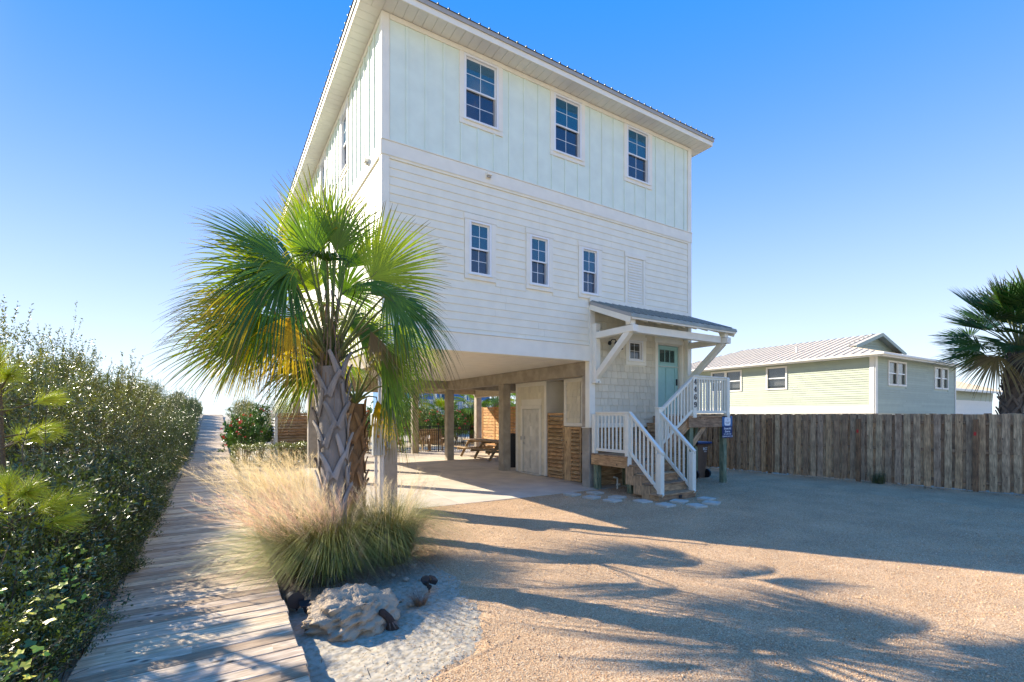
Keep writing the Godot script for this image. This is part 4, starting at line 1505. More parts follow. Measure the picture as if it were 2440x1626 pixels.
func utility_post() -> void:
	var o := thing("electric_meter", "grey electric meter box with conduits on the front corner column", "meter", P(2.66, 1.4, 9.05))
	bp(o, "meter_box", M.grey_box, 2.53, 2.745, 1.10, 1.67, 9.0, 9.13, 0.012)
	bp(o, "label_plate", M.red_tag, 2.60, 2.635, 1.44, 1.49, 8.996, 8.999, 0.0)
	var g := Geo.new()
	g.tube([P(2.60, 1.76, 9.02), P(2.60, 1.76, 8.97), P(2.60, 1.76, 8.90), P(2.60, 1.76, 8.87)], [0.095, 0.095, 0.085, 0.05], 20)
	part(o, "meter_dome", g.mesh(), M.pvc, -org(o))
	bp(o, "meter_socket", M.grey_box, 2.50, 2.72, 1.672, 1.90, 9.0, 9.12, 0.012)
	rod(o, "conduit", M.pvc, P(2.59, 1.10, 9.06), P(2.59, -0.02, 9.06), 0.03)
	rod(o, "conduit", M.pvc, P(2.68, 1.10, 9.06), P(2.68, -0.02, 9.06), 0.022)
	rod(o, "conduit", M.pvc, P(2.66, 1.90, 9.06), P(2.66, 3.21, 9.06), 0.03)
	bp(o, "mounting_panel", M.grey_box, 2.66, 2.756, 1.10, 2.10, 9.14, 9.32, 0.004)
	var e := thing("outdoor_outlet", "grey weatherproof outlet with hanging cord on the corner column", "outlet", P(2.87, 1.28, 9.18))
	bp(e, "outlet_box", M.flat_grey, 2.82, 2.91, 1.21, 1.35, 9.14, 9.199, 0.008)
	bp(e, "cover", M.grey_box, 2.83, 2.90, 1.23, 1.34, 9.10, 9.139, 0.012)
	g = Geo.new()
	var pts := []
	var rad := []
	for k in 12:
		var t := k / 11.0
		pts.append(P(2.86 - 0.10 * sin(t * PI) * (1 - t) - t * 0.06, 1.22 - t * 0.95, 9.12 + sin(t * 5.0) * 0.02))
		rad.append(0.006)
	g.tube(pts, rad, 6)
	part(e, "cord", g.mesh(), M.flat_grey, -org(e))
	rod(e, "pipe_stub", M.pvc, P(2.75, 1.20, 9.17), P(2.75, 0.0, 9.17), 0.03)


func louvre_box() -> void:
	var o := thing("louvred_enclosure", "tan louvred wooden enclosure behind the clipped hedge", "enclosure", P(2.8, 0, 21.4))
	R.seed = 84
	for q in [[2.06, 21.0], [3.62, 21.0], [2.06, 22.4]]:
		bp(o, "corner_post", M.beige_trim, q[0] - 0.05, q[0] + 0.05, 0.0, 1.95, q[1], q[1] + 0.1)
	bp(o, "top_rail", M.brown_wood1, 2.11, 3.57, 1.86, 1.95, 21.0, 21.08)
	louvers(o, ["d", 21.08], ["brown_wood", "brown_wood1", "brown_wood2"], 2.12, 3.56, 0.1, 1.86, 0.12, 0.02)
	louvers(o, ["x", 2.06], ["beige_trim"], 21.11, 22.39, 0.1, 1.86, 0.12, 0.0)
	bp(o, "back_panel", M.brown_wood1, 2.15, 3.6, 0.05, 1.85, 21.3, 21.33)


# ---------------------------------------------------------------- neighbours
func sage_house() -> void:
	var x0 := 28.1
	var d0 := 10.8
	var x1 := 39.2
	var d1 := 24.5
	var o := thing("sage_house", "raised sage green house with pale standing seam metal roof beyond the fence", "house", P(x0, 0, d0))
	var F := ["d", d0]
	var L := ["x", x0]
	var lw := [[15.2, 16.25, 3.45, 4.62], [18.0, 18.95, 3.45, 4.62], [19.1, 20.0, 3.45, 4.62]]
	var fw := [[29.65, 30.65, 3.5, 4.62], [30.72, 31.72, 3.5, 4.62], [35.9, 36.85, 3.5, 4.62], [36.92, 37.87, 3.5, 4.62]]
	wall(o, F, M.sage_siding, x0, x1, 1.95, 4.85, 0.12, fw)
	wall(o, L, M.sage_siding, d0 + 0.121, d1, 1.95, 4.85, 0.12, lw)
	wall(o, ["x", x1 - 0.12], M.sage_siding, d0 + 0.121, d1, 1.95, 4.85, 0.12, [])
	wall(o, ["d", d1 - 0.12], M.sage_siding, x0 + 0.121, x1 - 0.121, 1.95, 4.85, 0.12, [])
	bp(o, "floor", M.beige_trim, x0 + 0.1, x1 - 0.1, 1.85, 1.949, d0 + 0.1, d1 - 0.1, 0.0)
	R.seed = 91
	for face in 2:
		var f: Array = F if face == 0 else L
		var holes: Array = (fw if face == 0 else lw).map(func(q): return [q[0] - 0.11, q[1] + 0.11, q[2] - 0.11, q[3] + 0.11])
		var u0: float = (x0 + 0.22) if face == 0 else (d0 + 0.22)
		var u1: float = (x1 - 0.12) if face == 0 else d1
		var y := 1.96 if face == 0 else 2.37
		while y < 4.83:
			var y1 := minf(y + 0.121, 4.84)
			for s in gaps(u0, u1, y, y1, holes):
				var u: float = s[0]
				while u < s[1] - 0.01:
					var w := minf(R.randf_range(2.4, 3.9), s[1] - u)
					if s[1] - u - w < 0.5:
						w = s[1] - u
					lap(o, f, M["sage_siding" + ["", "1", "2"][R.randi() % 3]], u + 0.001, u + w - 0.003, y, y1, 0.03, 0.004, "siding_board")
					u += w
			y += 0.121
		for q in (fw if face == 0 else lw):
			var win := bf(o, f, "window", M.vinyl, q[0], q[1], (q[2] + q[3]) / 2 - 0.03, (q[2] + q[3]) / 2 + 0.03, -0.05, 0.01)
			for e in [[q[0] - 0.10, q[0], q[2] - 0.10, q[3] + 0.10], [q[1], q[1] + 0.10, q[2] - 0.10, q[3] + 0.10], [q[0], q[1], q[3], q[3] + 0.10], [q[0], q[1], q[2] - 0.10, q[2]]]:
				bf(win, f, "casing", M.beige_trim, e[0] + 0.001, e[1] - 0.001, e[2] + 0.001, e[3] - 0.001, 0.0, 0.06)
			bf(win, f, "pane", M.plain_glass, q[0], q[1], q[2], (q[2] + q[3]) / 2 - 0.031, -0.05, -0.04, 0.0)
			bf(win, f, "pane", M.plain_glass, q[0], q[1], (q[2] + q[3]) / 2 + 0.031, q[3], -0.03, -0.02, 0.0)
			bf(win, f, "blind", M.blind_pale, q[0] - 0.05, q[1] + 0.05, (q[2] + q[3]) / 2 if face == 0 else q[2] + 0.15, q[3] + 0.05, -0.20, -0.15, 0.0)
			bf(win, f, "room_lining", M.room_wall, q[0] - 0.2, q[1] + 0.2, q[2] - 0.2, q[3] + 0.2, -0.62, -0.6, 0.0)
	for q in [[F, x0 - 0.03, x0 + 0.21], [F, x1 - 0.11, x1 + 0.03], [L, d0 + 0.001, d0 + 0.21]]:
		bf(o, q[0], "corner_board", M.beige_trim, q[1], q[2], 1.95, 4.845, 0.0, 0.055)
	bf(o, L, "skirt_board", M.beige_trim, d0 + 0.211, d1, 1.95, 2.36, 0.0, 0.03)
	var k := 0
	for d in [11.2, 14.2, 17.2, 20.2, 23.2]:
		for x in [x0 + 0.15, x1 - 0.5]:
			bp(o, "pile", M.beige_trim, x, x + 0.3, -0.1, 1.86, d, d + 0.3)
	# roof: hip to the front below a gable, ridge running back
	var ov := 0.5
	var ex0 := x0 - ov
	var ex1 := x1 + ov
	var ed0 := d0 - ov
	var ed1 := d1 + ov
	var xm := (x0 + x1) / 2
	var e := 4.95
	var sl := 1.78 / (xm - ex0)
	var gd := 13.0                       # plane of the gable
	var gw := gd - ed0                   # hip run
	var gh := e + gw * sl
	var ridge := e + (xm - ex0) * sl
	var rb := ed1 - (xm - ex0) * 0.62
	var g := Geo.new()
	var nl := Vector3(-sl, 1, 0).normalized()
	var A := P(ex0, e, ed0)
	var B := P(ex1, e, ed0)
	var a2 := P(ex0 + gw, gh, gd)
	var b2 := P(ex1 - gw, gh, gd)
	var r0 := P(xm, ridge, gd - 0.45)
	var r1 := P(xm, ridge, rb)
	var C := P(ex1, e, ed1)
	var E := P(ex0, e, ed1)
	g.quad(A, B, b2, a2, Vector3(0, 1, sl).normalized())
	for s in [0, 1]:
		var n2 := nl if s == 0 else Vector3(-nl.x, nl.y, 0)
		var p: Array = [r1, E, A, a2, P(ex0 + gw, gh, gd - 0.45), r0] if s == 0 else [r1, C, B, b2, P(ex1 - gw, gh, gd - 0.45), r0]
		var i := g.v.size()
		for q in p:
			g.vert(q, n2)
		for q in range(1, 5):
			g.face3(i, i + q, i + q + 1)
	g.tri(E, r1, C, Color.WHITE)
	g.quad(A, B, C, E, Vector3.DOWN)
	var roof := part(o, "roof", g.mesh(), M.beige_roof, -org(o))
	var u := ed0 + 0.1
	while u < ed1 - 0.3:
		var t0 := 0.0
		var t1 := xm - ex0
		if u < gd - 0.45:
			t1 = minf(u - ed0, gw)
		elif u > rb:
			t1 = (ed1 - u) / 0.62
		if t1 > 0.3:
			bar(roof, "seam", M.beige_roof, P(ex0, e + 0.02, u), P(ex0 + t1, e + 0.02 + t1 * sl, u), 0.03, 0.035, 0.004)
		u += 0.42
	u = ex0 + 0.2
	while u < ex1:
		var t := minf(minf(u - ex0, ex1 - u), gw)
		bar(roof, "seam", M.beige_roof, P(u, e + 0.02, ed0), P(u, e + 0.02 + t * sl, ed0 + t), 0.03, 0.035, 0.004)
		u += 0.42
	# gable
	g = Geo.new()
	g.tri(a2 + Vector3(0.2, 0.02, 0.0), P(xm, ridge - 0.06, gd), b2 + Vector3(-0.2, 0.02, 0.0), Color.WHITE)
	part(roof, "gable_wall", g.mesh(), M.sage_siding, -org(roof))
	for s in [[P(ex0 + gw, gh, gd - 0.46), -1], [P(ex1 - gw, gh, gd - 0.46), 1]]:
		bar(roof, "gable_board", M.sage_siding1, s[0] + Vector3(0, -0.08, 0.02), P(xm, ridge - 0.08, gd - 0.48), 0.04, 0.20)
	var i0 := 0
	for y in 6:
		var t := y / 6.0
		var yy := gh + 0.05 + t * (ridge - gh)
		var half := (xm - ex0 - gw) * (1 - t) - 0.3
		if half > 0.2:
			lap(roof, ["d", gd - 0.002], M.sage_siding2, xm - half, xm + half, yy, yy + 0.14, 0.03, 0.004, "siding_board")
	bp(roof, "fascia", M.beige_trim, ex0 - 0.02, ex1 + 0.02, 4.76, 4.945, ed0 - 0.03, ed0 - 0.002)
	bp(roof, "fascia", M.beige_trim, ex0 - 0.03, ex0 - 0.002, 4.76, 4.945, ed0, ed1)
	for q in [[ex0 - 0.14, ex0 - 0.032, ed0 - 0.14, ed1], [ex0 - 0.03, ex1, ed0 - 0.14, ed0 - 0.032]]:
		bp(roof, "gutter", M.beige_trim, q[0], q[1], 4.83, 4.94, q[2], q[3], 0.02)
	bp(roof, "soffit", M.beige_trim, ex0, ex1, 4.852, 4.87, ed0, ed1, 0.0)
	rod(roof, "vent_pipe", M.beige_trim, P(xm - 3.6, 5.4, 15.6), P(xm - 3.6, 6.0, 15.6), 0.06)
	# pale lattice skirt below
	for j in 40:
		bf(o, L, "lattice_bar", M.beige_trim, d0 + 0.4 + j * 0.32, d0 + 0.52 + j * 0.32, 0.0, 1.94, -0.03, -0.01, 0.0)


func far_houses() -> void:
	# pale house half hidden behind the far palm
	var o := thing("pale_house", "distant cream house with a pale ribbed roof behind the fence palm", "house", P(52.6, 0, 14.4))
	R.seed = 92
	var F := ["d", 14.4]
	bp(o, "wall", M.beige_trim, 50.0, 62.0, 0.0, 3.95, 14.4, 22.0, 0.0)
	var y := 0.1
	while y < 3.9:
		lap(o, F, M.sage_siding if y > 3.1 else M.beige_trim, 50.1, 61.9, y, minf(y + 0.16, 3.94), 0.04, 0.004, "siding_board")
		y += 0.16
	var g := Geo.new()
	g.quad(P(49.4, 4.0, 13.6), P(62.6, 4.0, 13.6), P(62.6, 5.6, 18.2), P(49.4, 5.6, 18.2), Vector3(0, 1, 0.35).normalized())
	g.quad(P(49.4, 4.0, 22.8), P(62.6, 4.0, 22.8), P(62.6, 5.6, 18.2), P(49.4, 5.6, 18.2), Vector3(0, 1, -0.35).normalized())
	g.tri(P(49.4, 4.0, 13.6), P(49.4, 5.6, 18.2), P(49.4, 4.0, 22.8), Color.WHITE)
	g.quad(P(49.4, 3.98, 13.6), P(62.6, 3.98, 13.6), P(62.6, 3.98, 22.8), P(49.4, 3.98, 22.8), Vector3.DOWN)
	var roof := part(o, "roof", g.mesh(), M.beige_roof, -org(o))
	for k in 30:
		bar(roof, "seam", M.beige_roof, P(49.6 + k * 0.44, 4.03, 13.6), P(49.6 + k * 0.44, 5.63, 18.2), 0.04, 0.05, 0.0)
	bp(roof, "fascia", M.beige_trim, 49.4, 62.6, 3.80, 3.978, 13.57, 13.6)
	# blue house seen between the columns
	var b := thing("blue_house", "distant blue house with white balcony railing seen below the beam", "house", P(16.5, 0, 43.0))
	bp(b, "wall", M.blue_siding, 14.0, 24.0, 0.0, 7.5, 43.0, 50.0, 0.0)
	y = 0.2
	while y < 7.4:
		lap(b, ["d", 43.0], M.blue_siding, 14.1, 23.9, y, y + 0.19, 0.05, 0.006, "siding_board")
		y += 0.2
	bp(b, "balcony", M.white_paint, 14.0, 24.0, 1.85, 2.05, 41.6, 42.9)
	bp(b, "handrail", M.white_paint, 14.0, 24.0, 3.20, 3.30, 41.6, 41.7)
	for k in 60:
		bp(b, "baluster", M.white_paint, 14.1 + k * 0.165, 14.17 + k * 0.165, 2.06, 3.2, 41.62, 41.68, 0.0)
	for k in 4:
		bp(b, "porch_post", M.white_paint, 14.2 + k * 3.1, 14.45 + k * 3.1, 0.0, 5.0, 41.55, 41.8)
	for k in 3:
		var w := bf(b, ["d", 43.0], "window", M.white_paint, 15.5 + k * 3.0, 16.7 + k * 3.0, 2.3, 4.3, 0.06, 0.1)
		bf(w, ["d", 43.0], "pane", M.glass, 15.6 + k * 3.0, 16.6 + k * 3.0, 2.4, 4.2, 0.102, 0.11, 0.0)
	g = Geo.new()
	g.quad(P(13.5, 7.5, 42.4), P(24.5, 7.5, 42.4), P(24.5, 9.3, 46.5), P(13.5, 9.3, 46.5), Vector3(0, 1, 0.4).normalized())
	g.quad(P(13.5, 7.5, 50.6), P(24.5, 7.5, 50.6), P(24.5, 9.3, 46.5), P(13.5, 9.3, 46.5), Vector3(0, 1, -0.4).normalized())
	part(b, "roof", g.mesh(), M.dark_roof, -org(b))


# ---------------------------------------------------------------- plants
# one fan leaf: hub is where the blade starts, fwd its axis, up the upper side of the blade
func fan(g: Geo, hub: Vector3, fwd: Vector3, up: Vector3, rad: float, spread: float, nseg: int, droop: float, col: Color, tip: Color, fold: float, hang: float) -> void:
	fwd = fwd.normalized()
	var side := fwd.cross(up).normalized()
	up = side.cross(fwd).normalized()
	for s in nseg:
		var t := (s + 0.5) / nseg * 2.0 - 1.0
		var a := t * spread
		var dir := (fwd * cos(a) + side * sin(a) + up * absf(sin(a)) * fold).normalized()
		var along_ := rad * (0.72 + 0.28 * cos(a * 0.8)) * R.randf_range(0.93, 1.06)
		var sd := (fwd * -sin(a) + side * cos(a)).normalized()
		var start := hub + fwd * (0.10 * rad * cos(a))
		var step := spread * 2.0 / nseg
		var dr := droop * R.randf_range(0.7, 1.4)
		var twist := R.randf_range(-0.06, 0.06)
		var c0 := col * R.randf_range(0.82, 1.16)
		c0.a = 1.0
		var last := -1
		for k in 7:
			var q: float = [0.0, 0.2, 0.4, 0.56, 0.72, 0.87, 1.0][k]
			var p := start + dir * along_ * q + sd * twist * along_ * q * q
			p.y -= dr * along_ * (q * q * 0.35 + pow(q, 4.0) * 0.65) + hang * along_ * q * q
			var w: float
			if q < 0.5:
				w = q * along_ * step * 1.02 + 0.004
			else:
				w = lerpf(0.48 * along_ * step * 1.02, 0.002, pow((q - 0.5) / 0.5, 1.25))
			var nn := (up + dir * q * 0.3).normalized()
			var c := c0.lerp(tip, smoothstep(0.72, 1.0, q + R.randf_range(-0.05, 0.05)))
			var i := g.vert(p - sd * w * 0.5 - up * w * 0.22, (nn - sd * 0.4).normalized(), Vector2.ZERO, c)
			g.vert(p + up * w * 0.1, nn, Vector2.ZERO, c)
			g.vert(p + sd * w * 0.5 - up * w * 0.22, (nn + sd * 0.4).normalized(), Vector2.ZERO, c)
			if last >= 0:
				g.face4(last, last + 1, i + 1, i)
				g.face4(last + 1, last + 2, i + 2, i + 1)
			last = i


func frond(tree: Node3D, root: Vector3, hub: Vector3, fwd: Vector3, up: Vector3, rad: float, spread: float, nseg: int, droop: float, col: Color, tip: Color, fold := 0.25, hang := 0.0) -> void:
	var g := Geo.new()
	fan(g, Vector3.ZERO, fwd, up, rad, spread, nseg, droop, col, tip, fold, hang)
	var o := part(tree, "frond", g.mesh(), M.palm_leaf, hub)
	g = Geo.new()
	var mid := (root - hub) * 0.5 + Vector3.UP * 0.06
	g.tube([root - hub, (root - hub).lerp(mid, 0.6) + Vector3.UP * 0.01, mid * 0.7 + Vector3.UP * 0.01, Vector3.ZERO, fwd.normalized() * rad * 0.16], [0.028, 0.018, 0.014, 0.011, 0.005], 6, Color(0.20, 0.20, 0.08).lerp(col, 0.3), false)
	part(o, "petiole", g.mesh(), M.bark)


func boot_mesh(r: float, len_: float, col: Color, seed_: int) -> ArrayMesh:
	# a split leaf base: two straps that leave one foot and part upwards round the trunk
	R.seed = seed_
	var g := Geo.new()
	for s in [-1.0, 1.0]:
		var last := []
		var n := 6
		for k in n:
			var t := k / float(n - 1)
			var phi: float = s * (0.10 + 0.62 * t)
			var out := r + 0.006 + 0.055 * t * t * t + 0.012
			var y := len_ * t
			var c := Vector3(sin(phi), 0, cos(phi))
			var tang: Vector3 = Vector3(cos(phi), 0, -sin(phi)) * s
			var across: Vector3 = (tang * -0.75 + Vector3.UP * 0.66).normalized()
			var w := lerpf(0.085, 0.040, t) * 0.5
			var p := c * out + Vector3.UP * y
			var cc := col * lerpf(0.85, 1.1, R.randf())
			cc.a = 1.0
			var row := []
			for q in [[-1, 1], [1, 1], [1, -1], [-1, -1]]:
				var nn: Vector3 = (c * q[1] + across * q[0] * 0.6).normalized()
				row.append(g.vert(p + across * w * q[0] + c * 0.010 * q[1], nn, Vector2.ZERO, cc))
			if last:
				for q in 4:
					g.face4(last[q], last[(q + 1) % 4], row[(q + 1) % 4], row[q])
			last = row
		g.face4(last[0], last[1], last[2], last[3])
	return g.mesh()


func palm_trunk(o: Node3D, lean: Vector3, h: float, r0: float, r1: float, col: Color, boots_from: float, boot_step: float, blen: float, seed_: int) -> void:
	var g := Geo.new()
	var pts := []
	var rad := []
	for k in 9:
		var t := k / 8.0
		pts.append(Vector3(lean.x * t * t, h * t, lean.z * t * t))
		rad.append(lerpf(r0, r1, t) * (1.12 if k == 0 else 1.0))
	g.tube(pts, rad, 18, col)
	part(o, "trunk", g.mesh(), M.bark)
	var tone := [col * 1.25, col * 1.05, col * 1.5]
	var var_ := []
	for k in 3:
		var_.append(boot_mesh(1.0 * lerpf(r0, r1, 0.5), blen, tone[k], seed_ + k))
	var y := boots_from
	var k := 0
	while y < h - blen * 0.3:
		var t := y / h
		var sc := lerpf(r0, r1, t) / lerpf(r0, r1, 0.5)
		part(o, "boot", var_[k % 3], M.bark, Vector3(lean.x * t * t, y, lean.z * t * t), Basis(Vector3.UP, k * 2.39996 + 0.3).scaled_local(Vector3(sc, 1.0, sc)))
		y += boot_step
		k += 1


const GREEN := Color(0.145, 0.25, 0.028)
const DEEP := Color(0.07, 0.155, 0.026)
const LIME := Color(0.38, 0.46, 0.03)
const GOLD := Color(0.75, 0.50, 0.03)
const BROWN := Color(0.17, 0.10, 0.05)
const STRAW := Color(0.40, 0.30, 0.17)


func palms() -> void:
	# --- the grey-trunked palm by the boardwalk
	R.seed = 101
	var base := P(1.23, 0.0, 6.04)
	var o := thing("cabbage_palm", "grey trunked cabbage palm with criss-cross boots beside the boardwalk", "palm tree", base)
	palm_trunk(o, Vector3(-0.05, 0, 0), 2.45, 0.135, 0.16, Color(0.30, 0.265, 0.235), 0.75, 0.075, 0.30, 7)
	var root := Vector3(-0.05, 2.45, 0)
	# hub x, h, d of the visible leaves, the axis of the blade, size, colours
	var cam := func(x: float, h: float, d: float) -> Vector3:
		return P(x, h, d) - base
	var list := [
		# hub, forward, up, radius, spread, droop, colour, tip, hang
		[cam.call(0.80, 3.50, 5.85), Vector3(-1.0, 0.12, 0.25), Vector3(0.25, 0.7, 0.7), 1.05, 1.35, 0.25, GREEN, BROWN, 0.05],
		[cam.call(0.95, 3.45, 6.35), Vector3(-0.85, 0.55, -0.15), Vector3(0.4, 0.6, 0.6), 1.1, 1.2, 0.15, LIME, BROWN, 0.0],
		[cam.call(0.95, 3.62, 5.75), Vector3(-0.45, 0.75, 0.5), Vector3(0.2, 0.5, 0.8), 0.85, 1.3, 0.2, GREEN, GOLD, 0.0],
		[cam.call(0.45, 3.05, 5.75), Vector3(-0.9, -0.25, 0.2), Vector3(-0.2, 0.7, 0.7), 0.95, 1.0, 0.25, GOLD, BROWN, 0.10],
		[cam.call(0.70, 3.38, 5.65), Vector3(-0.8, -0.4, 0.3), Vector3(-0.1, 0.6, 0.8), 0.95, 1.3, 0.5, DEEP, BROWN, 0.35],
		[cam.call(0.38, 2.72, 5.95), Vector3(-0.90, -0.22, 0.15), Vector3(-0.3, 0.5, 0.8), 0.95, 1.0, 0.2, LIME, BROWN, 0.05],
		[cam.call(0.36, 2.75, 6.2), Vector3(-0.55, -0.75, 0.1), Vector3(-0.3, 0.4, 0.9), 0.68, 0.9, 0.1, Color(0.50, 0.44, 0.03), GOLD, 0.1],
		[cam.call(1.12, 3.85, 6.15), Vector3(-0.05, 1.0, 0.1), Vector3(0.0, 0.2, 1.0), 1.0, 0.75, 0.05, LIME, BROWN, 0.0],
		[cam.call(1.22, 3.78, 5.95), Vector3(0.15, 0.95, 0.25), Vector3(0.1, 0.2, 1.0), 0.85, 0.85, 0.1, GREEN, STRAW, 0.0],
		[cam.call(1.60, 3.52, 5.95), Vector3(0.62, 0.75, 0.2), Vector3(-0.2, 0.3, 0.9), 1.15, 1.15, 0.1, LIME, BROWN, 0.0],
		[cam.call(1.70, 3.45, 6.3), Vector3(0.95, 0.35, -0.1), Vector3(-0.2, 0.6, 0.75), 1.1, 1.1, 0.2, GREEN, BROWN, 0.05],
		[cam.call(1.85, 3.28, 5.75), Vector3(0.75, -0.35, 0.4), Vector3(0.3, 0.6, 0.75), 0.9, 1.3, 0.45, DEEP, BROWN, 0.35],
		[cam.call(1.70, 3.28, 5.6), Vector3(0.65, -0.5, 0.4), Vector3(0.2, 0.6, 0.8), 0.8, 1.25, 0.5, GREEN, BROWN, 0.4],
		[cam.call(1.20, 3.35, 6.7), Vector3(0.1, 0.3, -1.0), Vector3(0.0, 1.0, 0.3), 1.0, 1.3, 0.3, LIME, BROWN, 0.2],
		[cam.call(1.55, 3.15, 6.65), Vector3(0.6, -0.1, -0.8), Vector3(0.2, 0.9, 0.2), 1.0, 1.2, 0.4, LIME, BROWN, 0.3],
		[cam.call(0.80, 3.05, 6.60), Vector3(-0.6, -0.2, -0.7), Vector3(-0.2, 0.9, 0.2), 1.0, 1.2, 0.4, LIME, GOLD, 0.3],
		[cam.call(0.72, 2.98, 5.75), Vector3(-0.35, -0.85, 0.2), Vector3(0, 0.3, 0.9), 0.68, 0.9, 0.2, GOLD, BROWN, 0.4],
		[cam.call(0.78, 2.95, 5.85), Vector3(-0.25, -1.0, 0.1), Vector3(0, 0.2, 0.9), 0.6, 0.5, 0.1, Color(0.30, 0.20, 0.06), BROWN, 0.3],
		[cam.call(1.62, 2.95, 5.95), Vector3(0.35, -1.0, 0.1), Vector3(0, 0.2, 0.9), 0.6, 0.55, 0.1, STRAW * 0.7, BROWN, 0.3],
		[cam.call(1.75, 2.75, 6.0), Vector3(0.55, -0.8, 0.15), Vector3(0.2, 0.4, 0.9), 0.8, 0.8, 0.2, GREEN, BROWN, 0.4],
		[cam.call(0.62, 2.85, 6.45), Vector3(-0.6, -0.5, -0.3), Vector3(-0.3, 0.5, 0.6), 0.65, 0.9, 0.3, GREEN, GOLD, 0.4],
		[cam.call(0.62, 3.25, 6.2), Vector3(-1.0, 0.0, 0.0), Vector3(0.0, 0.8, 0.6), 1.1, 1.25, 0.2, LIME, BROWN, 0.1],
		[cam.call(0.70, 3.70, 6.2), Vector3(-0.9, 0.35, 0.2), Vector3(0.3, 0.7, 0.6), 1.05, 1.2, 0.15, GREEN, GOLD, 0.0],
		[cam.call(1.02, 3.72, 6.4), Vector3(-0.3, 0.95, 0.0), Vector3(0.2, 0.2, 0.9), 0.95, 1.0, 0.08, LIME, BROWN, 0.0],
		[cam.call(1.40, 3.70, 6.3), Vector3(0.4, 0.9, -0.05), Vector3(-0.1, 0.2, 0.95), 0.9, 0.95, 0.08, GREEN, STRAW, 0.0],
		[cam.call(1.42, 3.40, 5.7), Vector3(0.45, -0.1, 0.75), Vector3(0, 0.8, 0.6), 0.6, 1.1, 0.3, GREEN, BROWN, 0.15],
		[cam.call(1.92, 3.05, 6.1), Vector3(0.7, -0.55, 0.1), Vector3(0.3, 0.5, 0.8), 0.95, 1.1, 0.3, LIME, BROWN, 0.3],
		[cam.call(0.55, 2.95, 5.9), Vector3(-0.8, -0.35, 0.3), Vector3(-0.2, 0.6, 0.8), 0.85, 1.1, 0.3, GREEN, BROWN, 0.2],
		[cam.call(1.00, 3.10, 6.45), Vector3(-0.7, -0.15, -0.2), Vector3(-0.1, 0.6, 0.8), 0.85, 1.3, 0.3, GREEN, BROWN, 0.25],
		[cam.call(1.45, 3.10, 6.45), Vector3(0.7, -0.1, -0.2), Vector3(0.1, 0.6, 0.8), 0.85, 1.3, 0.3, GREEN, BROWN, 0.25],
		[cam.call(1.10, 3.45, 6.40), Vector3(-0.4, 0.5, -0.1), Vector3(0.0, 0.3, 0.95), 0.75, 1.4, 0.15, LIME, BROWN, 0.1],
		[cam.call(1.38, 3.42, 6.40), Vector3(0.45, 0.45, -0.1), Vector3(0.0, 0.3, 0.95), 0.75, 1.4, 0.15, GREEN, BROWN, 0.1],
		[cam.call(1.20, 3.00, 6.70), Vector3(0.05, -0.2, -0.9), Vector3(0.0, 0.9, 0.5), 0.9, 1.5, 0.4, LIME, GOLD, 0.4],
		[cam.call(0.62, 3.42, 5.95), Vector3(-0.95, 0.05, 0.25), Vector3(0.2, 0.5, 0.85), 1.0, 1.1, 0.2, LIME, GOLD, 0.05],
		[cam.call(0.52, 3.0, 6.15), Vector3(-0.85, -0.3, 0.1), Vector3(-0.2, 0.5, 0.85), 0.95, 1.15, 0.15, LIME, GOLD, 0.05],
		[cam.call(0.85, 2.95, 6.3), Vector3(-0.75, -0.35, 0.0), Vector3(-0.2, 0.5, 0.85), 0.8, 1.2, 0.2, GREEN, BROWN, 0.15],
		[cam.call(1.55, 2.95, 6.3), Vector3(0.75, -0.35, 0.0), Vector3(0.2, 0.5, 0.85), 0.75, 1.2, 0.2, GREEN, BROWN, 0.15],
		[cam.call(1.05, 3.55, 5.55), Vector3(-0.35, 0.15, 0.9), Vector3(0, 1.0, 0.3), 0.6, 1.2, 0.4, DEEP, BROWN, 0.1],
	]
	for q in list:
		frond(o, root, q[0], q[1], q[2], q[3] * 0.90, q[4], 44, q[5], q[6], q[7], 0.22, q[8])
	# spear leaves and brown fibre in the middle
	for k in 3:
		frond(o, root, root + Vector3(-0.05 + k * 0.06, 0.75, 0.05), Vector3(-0.1 + k * 0.1, 1, 0.05), Vector3(0, 0.1, 1), 0.9, 0.12, 10, 0.0, GREEN, BROWN)
	var g := Geo.new()
	for k in 90:
		var a := R.randf() * TAU
		var b := root + Vector3(cos(a) * 0.10, R.randf_range(0.0, 0.9), sin(a) * 0.10)
		g.strip([b, b + Vector3(cos(a) * 0.05, -0.12, sin(a) * 0.05), b + Vector3(cos(a) * 0.07, -R.randf_range(0.2, 0.6), sin(a) * 0.07)], Vector3(-sin(a), 0, cos(a)), 0.022, 0.004, Color(0.20, 0.13, 0.08), Color(0.30, 0.2, 0.12))
	part(o, "fibre", g.mesh(), M.grass_blade)
	# --- the brown-trunked palm behind it
	R.seed = 102
	var b2 := P(1.88, 0.0, 7.7)
	var p2 := thing("cabbage_palm", "shorter brown trunked cabbage palm close behind the grey trunked one", "palm tree", b2)
	palm_trunk(p2, Vector3(0.0, 0, 0), 2.05, 0.125, 0.13, Color(0.27, 0.165, 0.095), 0.2, 0.07, 0.24, 17)
	var rt := Vector3(0, 2.05, 0)
	var at2 := func(x: float, h: float, d: float) -> Vector3:
		return P(x, h, d) - b2
